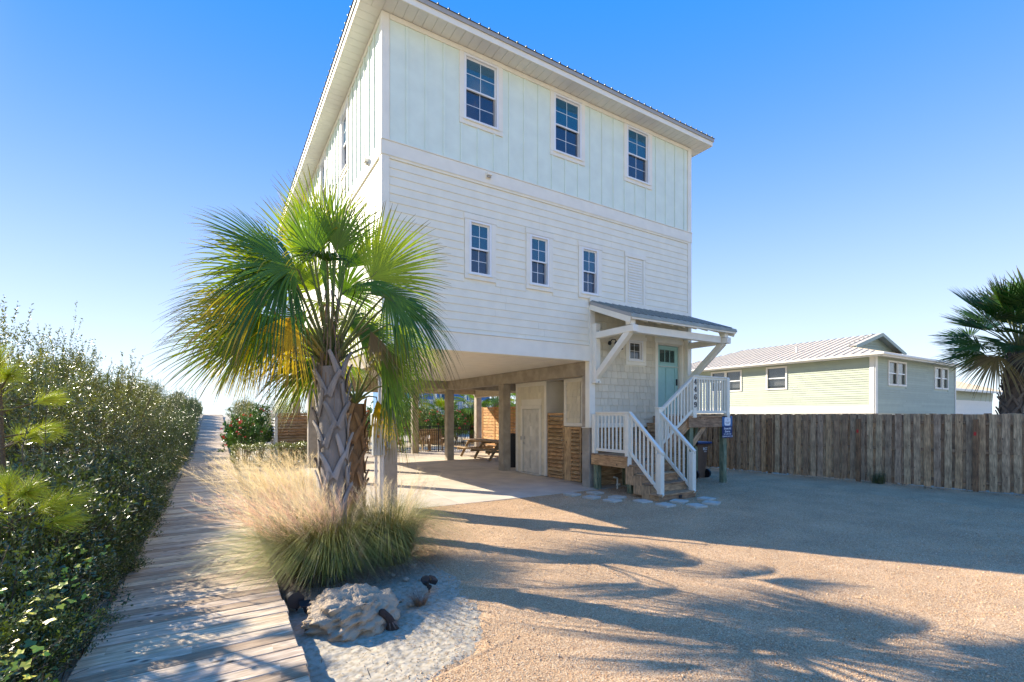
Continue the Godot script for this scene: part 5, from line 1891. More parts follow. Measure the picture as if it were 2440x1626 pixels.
	for q in [
		[at2.call(2.25, 2.95, 7.55), Vector3(0.65, -0.35, 0.3), 0.72, 1.3, GREEN, 0.35],
		[at2.call(2.30, 2.60, 7.60), Vector3(0.6, -0.7, 0.2), 0.72, 1.2, DEEP, 0.4],
		[at2.call(2.30, 2.35, 7.45), Vector3(0.4, -0.9, 0.2), 0.75, 1.0, GREEN, 0.4],
		[at2.call(2.25, 2.70, 8.1), Vector3(0.7, -0.2, -0.4), 0.7, 1.2, LIME, 0.4],
		[at2.call(2.00, 3.05, 7.7), Vector3(0.3, 0.8, 0.1), 0.75, 1.1, LIME, 0.05],
		[at2.call(1.40, 2.75, 7.55), Vector3(-0.75, -0.2, 0.3), 0.95, 1.3, DEEP, 0.3],
		[at2.call(1.35, 2.60, 7.60), Vector3(-0.85, -0.25, 0.2), 0.8, 1.2, LIME, 0.2],
		[at2.call(1.50, 2.60, 8.2), Vector3(-0.6, -0.1, -0.6), 0.9, 1.2, LIME, 0.4],
		[at2.call(1.90, 2.70, 8.4), Vector3(0.05, 0.1, -1.0), 0.85, 1.2, GREEN, 0.4],
		[at2.call(2.15, 2.15, 7.50), Vector3(0.2, -1.0, 0.1), 0.6, 0.6, GOLD, 0.2]]:
		frond(p2, rt, q[0], q[1], Vector3(q[1].x * 0.3, 0.6, 0.8), q[2], q[3], 42, 0.25, q[4], BROWN, 0.2, q[5])
	# --- the palm behind the fence
	R.seed = 103
	var b3 := P(17.6, 0.0, 3.8)
	var p3 := thing("cabbage_palm", "dark bushy cabbage palm rising behind the board fence", "palm tree", b3)
	palm_trunk(p3, Vector3(0.35, 0, 0.15), 3.5, 0.22, 0.2, Color(0.16, 0.125, 0.095), 1.2, 0.045, 0.26, 27)
	rt = Vector3(0.35, 3.5, 0.15)
	for k in 54:
		var a := k * 2.39996 + 0.5
		var el := lerpf(1.3, -0.7, pow(k / 53.0, 0.9))
		var out := Vector3(cos(a) * cos(el), sin(el), sin(a) * cos(el))
		var hub := rt + Vector3(0, 0.40, 0) + out * R.randf_range(0.65, 1.05)
		var dead := k > 36 and k % 3 == 0
		frond(p3, rt, hub, out + Vector3(0, 0.05, 0), Vector3(-out.x * 0.5 - 0.35, 0.8, -out.z * 0.5 + 0.3), R.randf_range(0.8, 1.05), R.randf_range(1.2, 1.6), 30, 0.03, STRAW * 0.7 if dead else Color(0.05, 0.12, 0.035) if k % 2 else Color(0.07, 0.14, 0.035), STRAW if dead or k > 30 else BROWN, 0.25, 0.6 if dead else 0.0)
	# --- palms beyond the pool, seen under the house
	var far := [[12.9, 29.4, 1.3, "bright green palm beyond the pool fence, left of the cream shade"], [14.6, 28.6, 2.1, "tall palm standing behind the red flowering oleanders"], [16.0, 27.8, 2.7, "palm with dry brown skirt seen over the slatted screen"], [11.4, 31.5, 2.4, "small palm in front of the blue house"], [18.3, 29.5, 2.4, "palm farthest behind the slatted screen"]]
	R.seed = 104
	for q in far:
		var f := thing("cabbage_palm", q[3], "palm tree", P(q[0], 0.0, q[1]))
		palm_trunk(f, Vector3.ZERO, q[2], 0.16, 0.16, Color(0.2, 0.15, 0.1), 0.2, 0.11, 0.26, 37)
		rt = Vector3(0, q[2], 0)
		for k in 20:
			var a := k * 2.39996
			var el := lerpf(1.2, -0.6, k / 19.0)
			var out := Vector3(cos(a) * cos(el), sin(el), sin(a) * cos(el))
			frond(f, rt, rt + Vector3(0, 0.35, 0) + out * 0.8, out, Vector3(-out.x * 0.4, 1, -out.z * 0.4), 1.0, 1.25, 26, 0.3, [GREEN, LIME, GREEN][k % 3], BROWN, 0.2, lerpf(0.0, 0.4, k / 19.0))


# ---- shrubs
func shrub_mesh(seed_: int, w: float, h: float, sprays: int, leaves: int, size: float, pal: Array, long_: int) -> Array:
	R.seed = seed_
	var g := Geo.new()
	var st := Geo.new()
	for s in sprays + long_:
		var a := R.randf() * TAU
		var v := R.randf_range(-0.25, 1.0)
		var tall := s >= sprays
		if tall:
			v = R.randf_range(0.75, 1.0)
		var ring := sqrt(maxf(0.0, 1.0 - v * v))
		var dir := Vector3(cos(a) * ring, v, sin(a) * ring)
		var lump := 0.80 + 0.2 * sin(a * 3.0 + seed_) * cos(v * 5.0 + seed_ * 2.0)
		var depth := pow(R.randf(), 0.45)
		var p := Vector3(dir.x * w * 0.5, h * 0.42 + dir.y * h * 0.56, dir.z * w * 0.5) * Vector3(lump, 1, lump) * Vector3(depth, 1, depth)
		p.y = h * 0.42 + (p.y - h * 0.42) * lerpf(depth, 1.0, 0.3)
		p.y = maxf(p.y, 0.08)
		var axis := (dir + Vector3(R.randf_range(-0.5, 0.5), R.randf_range(0.1, 0.9), R.randf_range(-0.5, 0.5))).normalized()
		var L := R.randf_range(0.18, 0.36) * (R.randf_range(1.8, 3.4) if tall else 1.0)
		if tall:
			axis = (axis + Vector3.UP * 1.2).normalized()
		var tone: Color = pal[R.randi() % pal.size()]
		var bend := Vector3(R.randf_range(-0.2, 0.2), 0, R.randf_range(-0.2, 0.2))
		st.strip([p - axis * 0.12, p + axis * L * 0.5, p + axis * L + bend * L], axis.cross(Vector3(0.3, 0.1, 0.9)).normalized(), 0.010, 0.003, Color(0.11, 0.085, 0.06), Color(0.13, 0.10, 0.06))
		var n := int(leaves * (0.8 if tall else 1.0))
		for k in n:
			var t := R.randf()
			var q := p + axis * L * t + bend * L * t * t
			var ld := (axis * 0.5 + Vector3(R.randf_range(-1, 1), R.randf_range(-0.5, 0.9), R.randf_range(-1, 1))).normalized()
			if not tall:
				q += Vector3(R.randf_range(-1, 1), R.randf_range(-1, 1), R.randf_range(-1, 1)) * 0.07
			var sd := ld.cross(Vector3(R.randf_range(-1, 1), R.randf_range(-1, 1), R.randf_range(-1, 1))).normalized()
			var c := tone * R.randf_range(0.65, 1.4)
			c.a = 1.0
			g.kite(q, ld, sd, size * R.randf_range(0.7, 1.25), size * R.randf_range(0.30, 0.46), c, R.randf_range(-0.08, 0.1))
	# a few woody stems from the ground
	for k in 7:
		var a := R.randf() * TAU
		var tip := Vector3(cos(a) * w * 0.33, h * R.randf_range(0.5, 0.85), sin(a) * w * 0.33)
		st.tube([Vector3(cos(a) * 0.05, -0.1, sin(a) * 0.05), tip * Vector3(0.4, 0.5, 0.4), tip], [0.022, 0.015, 0.005], 5, Color(0.13, 0.10, 0.075), false)
	return [g.mesh(), st.mesh()]


func shrubs() -> void:
	var olive := [Color(0.15, 0.17, 0.038), Color(0.205, 0.205, 0.05), Color(0.10, 0.125, 0.034), Color(0.28, 0.26, 0.065), Color(0.18, 0.172, 0.05)]
	var protos := []
	for k in 5:
		var m := shrub_mesh(200 + k, 1.9, 2.6, 175, 58, 0.050, olive, 18)
		protos.append(m)
	var small := []
	for k in 3:
		small.append(shrub_mesh(220 + k, 1.2, 1.0, 110, 60, 0.050, [Color(0.095, 0.12, 0.030), Color(0.15, 0.18, 0.036), Color(0.08, 0.10, 0.03)], 3))
	var labels := ["low glossy shrub crowding the left edge of the level boardwalk", "low shrub crowding the left edge of the boardwalk ramp"]
	var rows := ["tall scrub oak right behind the low shrubs of the level boardwalk", "scrub oak right behind the low shrubs of the boardwalk ramp", "scrub oak in the second tall row of the thicket", "scrub oak in the third tall row of the thicket", "scrub oak in the rearmost row of the thicket"]
	var put := func(m: Array, x: float, d: float, sc: Vector3, turn: float, lab: String, grp: String) -> void:
		var o := thing("scrub_shrub", lab, "shrub", P(x, terrain(x, d) - 0.02, d), grp, turn)
		o.scale = sc
		part(o, "foliage", m[0], M.shrub_leaf)
		part(o, "stems", m[1], M.bark)
	R.seed = 230
	var jit := RandomNumberGenerator.new()
	jit.seed = 231
	var d := 2.5
	while d < 46.0:      # low row right at the planks
		var sz := jit.randf_range(0.85, 1.15) * (0.66 if d < 5.0 else 1.0)
		var x := -0.85 - 0.50 * sz - d * 0.002
		put.call(small[jit.randi() % 3], x, d, Vector3(sz, sz * (1.0 + d * 0.008), sz), jit.randf() * TAU, labels[0 if d < 25.0 else 1], "low shrubs along the boardwalk")
		if d < 12.0:
			put.call(small[jit.randi() % 3], -1.0 + jit.randf_range(-0.05, 0.04), d + 0.3, Vector3(0.5, jit.randf_range(0.38, 0.6), 0.5), jit.randf() * TAU, labels[0], "low shrubs along the boardwalk")
		d += 0.62 + d * 0.03
	d = 6.0
	while d < 46.0:      # tall rows behind
		var x := -2.2 + jit.randf_range(-0.15, 0.1)
		var tall := lerpf(0.40, 1.12, smoothstep(6.0, 14.0, d)) * jit.randf_range(0.72, 1.18) * lerpf(1.0, 0.55, smoothstep(16.0, 34.0, d))
		put.call(protos[jit.randi() % 5], x, d, Vector3(jit.randf_range(0.9, 1.1), tall, jit.randf_range(0.9, 1.1)), jit.randf() * TAU, rows[0 if d < 25.0 else 1], "scrub thicket left of the boardwalk")
		d += 1.15 + d * 0.03
	d = 7.5
	while d < 46.0:
		var x := -3.7 + jit.randf_range(-0.25, 0.25)
		var tall := lerpf(0.70, 1.22, smoothstep(7.0, 13.0, d)) * jit.randf_range(0.75, 1.2) * lerpf(1.0, 0.6, smoothstep(16.0, 34.0, d))
		put.call(protos[jit.randi() % 5], x, d, Vector3(1.15, tall, 1.15), jit.randf() * TAU, rows[2], "scrub thicket left of the boardwalk")
		d += 1.5 + d * 0.03
	d = 11.0
	while d < 46.0:
		var x := -5.5 + jit.randf_range(-0.4, 0.4)
		put.call(protos[jit.randi() % 5], x, d, Vector3(1.3, jit.randf_range(0.95, 1.25) * lerpf(1.0, 0.62, smoothstep(18.0, 36.0, d)), 1.3), jit.randf() * TAU, rows[3], "scrub thicket left of the boardwalk")
		d += 1.9 + d * 0.03
	d = 17.0
	while d < 46.0:
		put.call(protos[jit.randi() % 5], -8.0 + jit.randf_range(-0.6, 0.6), d, Vector3(1.6, jit.randf_range(1.0, 1.2) * lerpf(1.0, 0.62, smoothstep(18.0, 36.0, d)), 1.6), jit.randf() * TAU, rows[4], "scrub thicket left of the boardwalk")
		d += 3.2
	# right of the ramp and along the dune behind the pool
	for q in [[1.3, 25.0, 0.75], [1.6, 27.0, 0.8], [1.5, 29.5, 0.85], [1.7, 32.5, 0.8], [1.5, 36.0, 0.7], [1.7, 40.0, 0.6], [3.4, 28.5, 0.9], [3.6, 33.0, 0.9]]:
		put.call(protos[jit.randi() % 5], q[0], q[1], Vector3(1.0, q[2], 1.0), jit.randf() * TAU, "dark green shrub right of the rising boardwalk", "shrubs right of the boardwalk ramp")
	for k in 14:
		put.call(protos[jit.randi() % 5], 4.5 + k * 1.9, 33.5 + jit.randf_range(-1.0, 1.5), Vector3(1.5, jit.randf_range(0.7, 0.95), 1.3), jit.randf() * TAU, "green shrub in the row behind the pool", "shrubs behind the pool")
	# clipped hedge
	R.seed = 240
	var hg := thing("clipped_hedge", "low clipped hedge with small shiny leaves before the louvred enclosure", "hedge", P(1.9, 0, 19.3))
	var g := Geo.new()
	for k in 9000:
		var x := R.randf_range(-1.4, 1.4)
		var y := R.randf_range(0.03, 0.80)
		var z := R.randf_range(-0.45, 0.45)
		var f := R.randi() % 3
		if f == 0:
			y = 0.78 + R.randf_range(-0.1, 0.06) + 0.04 * sin(x * 9.0)
		elif f == 1:
			z = 0.44 + R.randf_range(-0.12, 0.06)
		else:
			x = -1.38 + R.randf_range(-0.06, 0.12)
			if R.randf() < 0.6:
				x = R.randf_range(-1.4, 1.4)
		var ld := Vector3(R.randf_range(-1, 1), R.randf_range(-0.3, 1), R.randf_range(-1, 1)).normalized()
		var c: Color = olive[R.randi() % 5] * R.randf_range(0.8, 1.6)
		g.kite(Vector3(x, y, z), ld, ld.cross(Vector3(R.randf_range(-1, 1), R.randf_range(-1, 1), 0.3)).normalized(), 0.05, 0.026, c)
	part(hg, "foliage", g.mesh(), M.shrub_leaf)
	g = Geo.new()
	for k in 8:
		g.tube([Vector3(-1.2 + k * 0.34, 0, 0), Vector3(-1.2 + k * 0.34, 0.7, 0.05)], [0.02, 0.01], 5, Color(0.12, 0.09, 0.06), false)
	part(hg, "stems", g.mesh(), M.bark)
	# oleanders
	R.seed = 250
	var spots := [[0.95, 21.3, 0.85], [1.6, 22.6, 1.1], [0.9, 23.4, 0.9]]
	for k in 9:
		spots.append([6.5 + k * 1.05, 27.5 + (k % 2) * 0.9, 1.12])
	var ole := []
	for k in 2:
		var m := shrub_mesh(260 + k, 1.7, 1.9, 95, 46, 0.11, [Color(0.10, 0.19, 0.03), Color(0.14, 0.24, 0.035), Color(0.07, 0.14, 0.03)], 5)
		R.seed = 270 + k
		var fl := Geo.new()
		for j in 18:
			var a := R.randf() * TAU
			var v := R.randf_range(0.05, 1.0)
			var rr := sqrt(1.0 - v * v)
			var p := Vector3(cos(a) * rr * 0.88, 0.8 + v * 1.12, sin(a) * rr * 0.88)
			var c := Color(0.60, 0.05, 0.07).lerp(Color(0.72, 0.16, 0.14), R.randf())
			for s in 14:
				var ld := Vector3(R.randf_range(-1, 1), R.randf_range(-0.2, 1), R.randf_range(-1, 1)).normalized()
				fl.kite(p + ld * 0.03, ld, ld.cross(Vector3(0.3, R.randf_range(-1, 1), 1)).normalized(), 0.05, 0.04, c)
		ole.append([m[0], m[1], fl.mesh()])
	for i in spots.size():
		var q: Array = spots[i]
		var near := i < 3
		var o := thing("oleander_bush", "bright green oleander with red flowers beside the boardwalk hedge" if near else "bright green oleander with red blooms behind the pool chairs", "oleander", P(q[0], 0.0, q[1]), "oleanders by the boardwalk hedge" if near else "oleanders behind the pool fence", i * 1.7)
		o.scale = Vector3.ONE * q[2]
		part(o, "foliage", ole[i % 2][0], M.bright_leaf)
		part(o, "stems", ole[i % 2][1], M.bark)
		part(o, "flowers", ole[i % 2][2], M.petal)


func pines() -> void:
	R.seed = 300
	for q in [[-1.40, 5.35, 1.28, 0.34, "young yellow green pine at the lower edge of the thicket"], [-1.80, 6.65, 2.42, 0.36, "taller young pine standing in the thicket by the boardwalk"]]:
		var o := thing("young_pine", q[4], "pine tree", P(q[0], 0.05, q[1]))
		var g := Geo.new()
		var st := Geo.new()
		var H: float = q[2]
		st.tube([Vector3.ZERO, Vector3(0.03, H * 0.5, 0), Vector3(0, H, 0)], [0.03, 0.02, 0.008], 6, Color(0.16, 0.11, 0.07), false)
		var tips := [[Vector3(0, H * 0.75, 0), Vector3(0, H, 0)]]
		for k in 10:
			var y := H * R.randf_range(0.55, 0.92)
			var a := k * 2.4 + R.randf_range(-0.3, 0.3)
			var L: float = q[3] * R.randf_range(0.7, 1.1)
			var e := Vector3(cos(a) * L, y + L * R.randf_range(0.2, 0.5), sin(a) * L)
			st.tube([Vector3(0, y, 0), e], [0.012, 0.006], 5, Color(0.18, 0.13, 0.07), false)
			tips.append([Vector3(0, y, 0).lerp(e, 0.55), e])
		for t in tips:
			for k in 330:
				var w := pow(R.randf(), 0.6)
				var p: Vector3 = (t[0] as Vector3).lerp(t[1], w)
				var axis: Vector3 = (t[1] - t[0]).normalized()
				var dir := (axis * R.randf_range(0.4, 1.3) + Vector3(R.randf_range(-1, 1), R.randf_range(-0.8, 0.8), R.randf_range(-1, 1)) * 0.62).normalized()
				var l := R.randf_range(0.13, 0.24)
				var c := Color(0.36, 0.42, 0.03).lerp(Color(0.72, 0.68, 0.06), R.randf())
				if R.randf() < 0.06:
					c = Color(0.40, 0.22, 0.05)
				var sd := dir.cross(Vector3(R.randf_range(-1, 1), 0.2, R.randf_range(-1, 1))).normalized()
				g.strip([p, p + dir * l * 0.5, p + dir * l + Vector3.DOWN * l * 0.12], sd, 0.0032, 0.0012, c, c)
		part(o, "needles", g.mesh(), M.needle)
		part(o, "trunk", st.mesh(), M.bark)


# ---- muhly grass
func grass_clump(called: String, label: String, at: Vector3, blades: int, plumes: int, lean: Vector3, len_: float, plume_len: float, rad: float, seed_: int, pink: float) -> void:
	R.seed = seed_
	var o := thing(called, label, "ornamental grass", at)
	var g := Geo.new()
	for k in blades:
		var a := R.randf() * TAU
		var b := Vector3(cos(a), 0, sin(a)) * rad * sqrt(R.randf())
		var out := (Vector3(cos(a), 0, sin(a)) * R.randf_range(0.15, 1.0) + lean * R.randf_range(0.2, 1.0)).normalized()
		var L := len_ * R.randf_range(0.55, 1.15)
		var arch := R.randf_range(0.25, 1.25)
		var p1 := b + out * L * 0.22 * arch + Vector3.UP * L * 0.45
		var p2 := b + out * L * 0.52 * arch + Vector3.UP * L * (0.80 - 0.18 * arch)
		var p3 := b + out * L * 0.95 * arch + Vector3.UP * L * (1.0 - 0.55 * arch)
		var c0 := Color(0.15, 0.14, 0.04).lerp(Color(0.26, 0.20, 0.09), R.randf())
		var c1 := Color(0.16, 0.22, 0.03).lerp(Color(0.40, 0.38, 0.07), R.randf())
		if R.randf() < 0.18:
			c1 = Color(0.42, 0.34, 0.17)
		g.strip([b, p1, p2, p3], Vector3(-out.z, 0, out.x), 0.0042, 0.0010, c0, c1)
	for k in int(blades * 0.22):      # dead skirt
		var a := R.randf() * TAU
		var b := Vector3(cos(a), 0, sin(a)) * rad * R.randf_range(0.6, 1.1)
		var out := (Vector3(cos(a), 0, sin(a)) + lean * 0.4).normalized()
		var L := len_ * R.randf_range(0.4, 0.8)
		var c := Color(0.26, 0.20, 0.12).lerp(Color(0.14, 0.10, 0.06), R.randf())
		g.strip([b + Vector3.UP * 0.05, b + out * L * 0.4 + Vector3.UP * L * 0.30, b + out * L * 0.75 + Vector3.UP * L * 0.2, b + out * L + Vector3.UP * 0.03], Vector3(-out.z, 0, out.x), 0.004, 0.001, c, c)
	part(o, "blades", g.mesh(), M.grass_blade)
	g = Geo.new()
	for k in plumes:
		var a := R.randf() * TAU
		var b := Vector3(cos(a), 0, sin(a)) * rad * 0.9 * sqrt(R.randf())
		var out := (Vector3(cos(a), 0, sin(a)) * R.randf_range(0.05, 0.62) + lean * R.randf_range(0.3, 1.3))
		var L := plume_len * R.randf_range(0.78, 1.1)
		var p1 := b + out * L * 0.20 + Vector3.UP * L * 0.42
		var p2 := b + out * L * 0.42 + Vector3.UP * L * 0.70
		var p3 := b + out * L * 0.68 + Vector3.UP * L * 0.92
		var straw := Color(0.48, 0.40, 0.20)
		g.strip([b, p1, p2, p3], Vector3(-out.z, 0, out.x).normalized(), 0.0028, 0.0008, Color(0.22, 0.2, 0.07), straw)
		var tint := Color(0.86, 0.74, 0.50).lerp(Color(0.95, 0.88, 0.68), R.randf())
		if R.randf() < pink:
			tint = Color(0.80, 0.52, 0.46).lerp(tint, R.randf() * 0.6)
		for j in 46:
			var t := 0.50 + 0.50 * pow(R.randf(), 0.8)
			var p: Vector3 = p1.lerp(p2, (t - 0.5) * 2.0) if t < 0.5 else p2.lerp(p3, (t - 0.5) * 2.0)
			if R.randf() < 0.3:
				p = p1.lerp(p2, R.randf_range(0.5, 1.0))
			var axis := (p3 - p2).normalized()
			var dir := (axis * R.randf_range(0.5, 1.2) + Vector3(R.randf_range(-1, 1), R.randf_range(-0.5, 0.7), R.randf_range(-1, 1)) * 0.65).normalized()
			var l := R.randf_range(0.05, 0.13)
			var sd := dir.cross(Vector3(R.randf_range(-1, 1), R.randf_range(-1, 1), R.randf_range(-1, 1))).normalized() * 0.0011
			g.tri(p - sd, p + sd, p + dir * l, tint * R.randf_range(0.85, 1.1))
	part(o, "plumes", g.mesh(), M.plume)


func grasses() -> void:
	grass_clump("muhly_grass", "large feathery muhly grass with pink cream plumes leaning over the boardwalk", P(1.02, 0.02, 5.72), 5000, 290, Vector3(-0.72, 0, 0.2), 0.95, 1.10, 0.30, 401, 0.5)
	grass_clump("muhly_grass", "upright green muhly grass clump beside the gravel in front of the column", P(1.86, 0.02, 5.95), 3600, 70, Vector3(0.10, 0, 0.05), 0.95, 1.1, 0.24, 402, 0.05)
	grass_clump("muhly_grass", "straw coloured muhly grass behind the grey palm trunk", P(0.98, 0.02, 6.75), 1300, 330, Vector3(-0.60, 0, 0.0), 0.85, 1.38, 0.28, 403, 0.0)
	# small dry tuft on the sand
	R.seed = 404
	var o := thing("dry_grass_tuft", "small dead brown grass tuft beside the pale boulder", "grass", P(1.68, 0.03, 4.40))
	var g := Geo.new()
	for k in 240:
		var a := R.randf() * TAU
		var b := Vector3(cos(a), 0, sin(a)) * 0.05 * sqrt(R.randf())
		var out := (Vector3(cos(a), 0, sin(a)) + Vector3(-0.5, 0, 0)).normalized()
		var L := R.randf_range(0.08, 0.19)
		var c := Color(0.22, 0.12, 0.07).lerp(Color(0.34, 0.22, 0.13), R.randf())
		g.strip([b, b + out * L * 0.35 + Vector3.UP * L * 0.6, b + out * L * 0.8 + Vector3.UP * L * 0.8], Vector3(-out.z, 0, out.x), 0.003, 0.001, c, c)
	part(o, "blades", g.mesh(), M.grass_blade)


func vines() -> void:
	# trailing wild vine with lobed leaves and dry stems at the near left
	R.seed = 420
	var o := thing("wild_vine", "tangle of yellow green vine leaves and dry stems beside the boardwalk", "vine", P(-1.02, 0.0, 4.3))
	var st := Geo.new()
	var g := Geo.new()
	for k in 120:
		var b := Vector3(R.randf_range(-0.45, 0.20), 0.0, R.randf_range(-1.2, 1.4))
		var a := R.randf() * TAU
		var L := R.randf_range(0.3, 0.85)
		var tip := b + Vector3(cos(a) * L * 0.7, R.randf_range(0.15, 0.65), sin(a) * L * 0.7)
		tip.x = minf(tip.x, 0.34)
		var c := Color(0.30, 0.23, 0.15).lerp(Color(0.14, 0.10, 0.07), R.randf())
		st.tube([b, b.lerp(tip, 0.5) + Vector3(0, 0.14, 0), tip], [0.0045, 0.0035, 0.002], 4, c, false)
	for k in 700:
		var p := Vector3(R.randf_range(-0.5, 0.22), R.randf_range(0.15, 0.8), R.randf_range(-1.2, 1.4))
		var up := Vector3(R.randf_range(-0.6, 0.6), 1.0, R.randf_range(-0.2, 0.9)).normalized()
		var ax := up.cross(Vector3(R.randf_range(-1, 1), 0, R.randf_range(-1, 1))).normalized()
		var sd := up.cross(ax)
		var c := Color(0.50, 0.50, 0.04).lerp(Color(0.92, 0.76, 0.06), R.randf())
		var y := R.randf()
		if y < 0.12:
			c = Color(0.58, 0.40, 0.04)
		elif y < 0.3:
			c = Color(0.08, 0.14, 0.03)
		var s := R.randf_range(0.022, 0.048)
		for j in 3:
			var an := (j - 1) * 1.15
			g.kite(p, (ax * cos(an) + sd * sin(an)).normalized(), (sd * cos(an) - ax * sin(an)).normalized(), s * (1.0 if j == 1 else 0.8), s * 0.72, c, 0.08)
	part(o, "leaves", g.mesh(), M.bright_leaf)
	part(o, "stems", st.mesh(), M.bark)
	# a taller arching shoot
	var s := thing("arching_shoot", "bare arching brown vine shoot with a few round leaves", "vine", P(-1.15, 0.0, 4.6))
	st = Geo.new()
	st.tube([Vector3(0.1, 0.1, 0), Vector3(-0.06, 0.45, 0.02), Vector3(-0.12, 0.72, 0.02), Vector3(-0.05, 0.98, 0.0)], [0.006, 0.005, 0.004, 0.002], 5, Color(0.34, 0.22, 0.12), false)
	part(s, "stem", st.mesh(), M.bark)
	g = Geo.new()
	for q in [[-0.10, 0.62, 0.05], [-0.13, 0.78, 0.045], [-0.06, 0.95, 0.03], [-0.02, 0.40, 0.05], [0.06, 0.25, 0.055]]:
		for j in 3:
			var an := (j - 1) * 1.1
			g.kite(Vector3(q[0], q[1], 0.02), Vector3(sin(an) * 0.8 - 0.5, 0.3 * cos(an), 0.5).normalized(), Vector3(cos(an), 0.2, 0.2).normalized(), q[2], q[2] * 0.7, Color(0.36, 0.36, 0.06), 0.05)
	part(s, "leaves", g.mesh(), M.bright_leaf)
	# fallen scraps on the sand
	g = Geo.new()
	for k in 420:
		var x := R.randf_range(0.6, 2.1)
		var d := R.randf_range(3.1, 5.6)
		var a := R.randf() * TAU
		var c: Color = [Color(0.12, 0.08, 0.05), Color(0.25, 0.16, 0.09), Color(0.05, 0.045, 0.04)][R.randi() % 3]
		var l := R.randf_range(0.008, 0.03) if R.randf() < 0.85 else R.randf_range(0.05, 0.14)
		g.kite(P(x, 0.055, d), Vector3(cos(a), R.randf_range(0.0, 0.3), sin(a)).normalized(), Vector3(-sin(a), 0.1, cos(a)).normalized(), l, R.randf_range(0.003, 0.009), c)
	var lit := part(self, "sand_litter", g.mesh(), M.grass_blade)
	meta(lit, "dark bits of bark and twigs on the white sand", "litter", "", "stuff")


# ---------------------------------------------------------------- small things on the sand
func boulder() -> void:
	var n := FastNoiseLite.new()
	n.seed = 12
	n.frequency = 1.0
	var build := func(sz: Vector3, seed_: float, rough: float, col: Color, col2: Color) -> ArrayMesh:
		var g := Geo.new()
		var nu := 72
		var nv := 40
		for j in nv + 1:
			for i in nu:
				var th := PI * j / nv
				var ph := TAU * i / nu
				var d := Vector3(sin(th) * cos(ph), cos(th), sin(th) * sin(ph))
				var q := d * 1.25 + Vector3.ONE * seed_
				var r := 1.0 + rough * (n.get_noise_3dv(q * 0.9) * 0.75 + absf(n.get_noise_3dv(q * 1.8)) * -0.9 + n.get_noise_3dv(q * 4.0) * 0.16 + n.get_noise_3dv(q * 11.0) * 0.06)
				var ledge := floorf((d.y * 3.0 + n.get_noise_3dv(q * 1.5)) * 1.6) / 4.8
				var p := d * r
				p.y = lerpf(p.y, ledge, 0.07)
				var t := clampf(0.72 + n.get_noise_3dv(q * 3.0) * 0.9 + n.get_noise_3dv(q * 13.0) * 0.7, 0, 1)
				g.vert(p * sz, d, Vector2.ZERO, col2.lerp(col, t))
		for j in nv:
			for i in nu:
				g.face4(j * nu + i, j * nu + (i + 1) % nu, (j + 1) * nu + (i + 1) % nu, (j + 1) * nu + i)
		smooth(g)
		return g.mesh()
	var o := part(self, "boulder", build.call(Vector3(0.43, 0.23, 0.40), 1.7, 0.42, Color(0.47, 0.36, 0.235), Color(0.40, 0.305, 0.20)), M.rock, P(1.06, 0.07, 4.42))
	o.rotation.y = 0.5
	meta(o, "large rough tan boulder on the white sand beside the boardwalk", "boulder")
	# short driftwood stump leaning on it
	var s := thing("driftwood_stump", "short dark brown driftwood stump leaning on the boulder", "stump", P(1.28, 0.03, 4.08))
	var g := Geo.new()
	g.tube([Vector3(0.03, -0.03, 0.02), Vector3(0.0, 0.08, 0), Vector3(-0.05, 0.13, -0.05), Vector3(-0.06, 0.15, -0.06)], [0.06, 0.035, 0.035, 0.012], 9, Color(0.06, 0.036, 0.025))
	part(s, "wood", g.mesh(), M.bark)
	g = Geo.new()
	for k in 60:
		var a := R.randf() * TAU
		g.strip([Vector3(cos(a) * 0.05, 0.06, sin(a) * 0.05), Vector3(cos(a) * 0.10, 0.02, sin(a) * 0.10)], Vector3(-sin(a), 0, cos(a)), 0.004, 0.001, Color(0.2, 0.12, 0.08), Color(0.25, 0.16, 0.1))
	part(s, "fibre", g.mesh(), M.grass_blade)
	# pebbles of shell and small stones near the grass
	R.seed = 431
	for q in [[2.02, 5.55, 0.055, 0.03], [1.80, 5.15, 0.035, 0.025], [1.95, 5.05, 0.03, 0.022], [1.72, 5.35, 0.03, 0.02], [1.55, 4.62, 0.05, 0.03], [1.60, 4.45, 0.035, 0.02], [1.50, 4.75, 0.03, 0.02]]:
		var p := part(self, "small_stone", build.call(Vector3(q[2], q[3], q[2]), 3.0 + q[0], 0.5, Color(0.5, 0.43, 0.32), Color(0.44, 0.37, 0.27)), M.rock, P(q[0], 0.045, q[1]))
		meta(p, "small rough stone on the sand near the grass clump", "stone", "small stones on the sand")


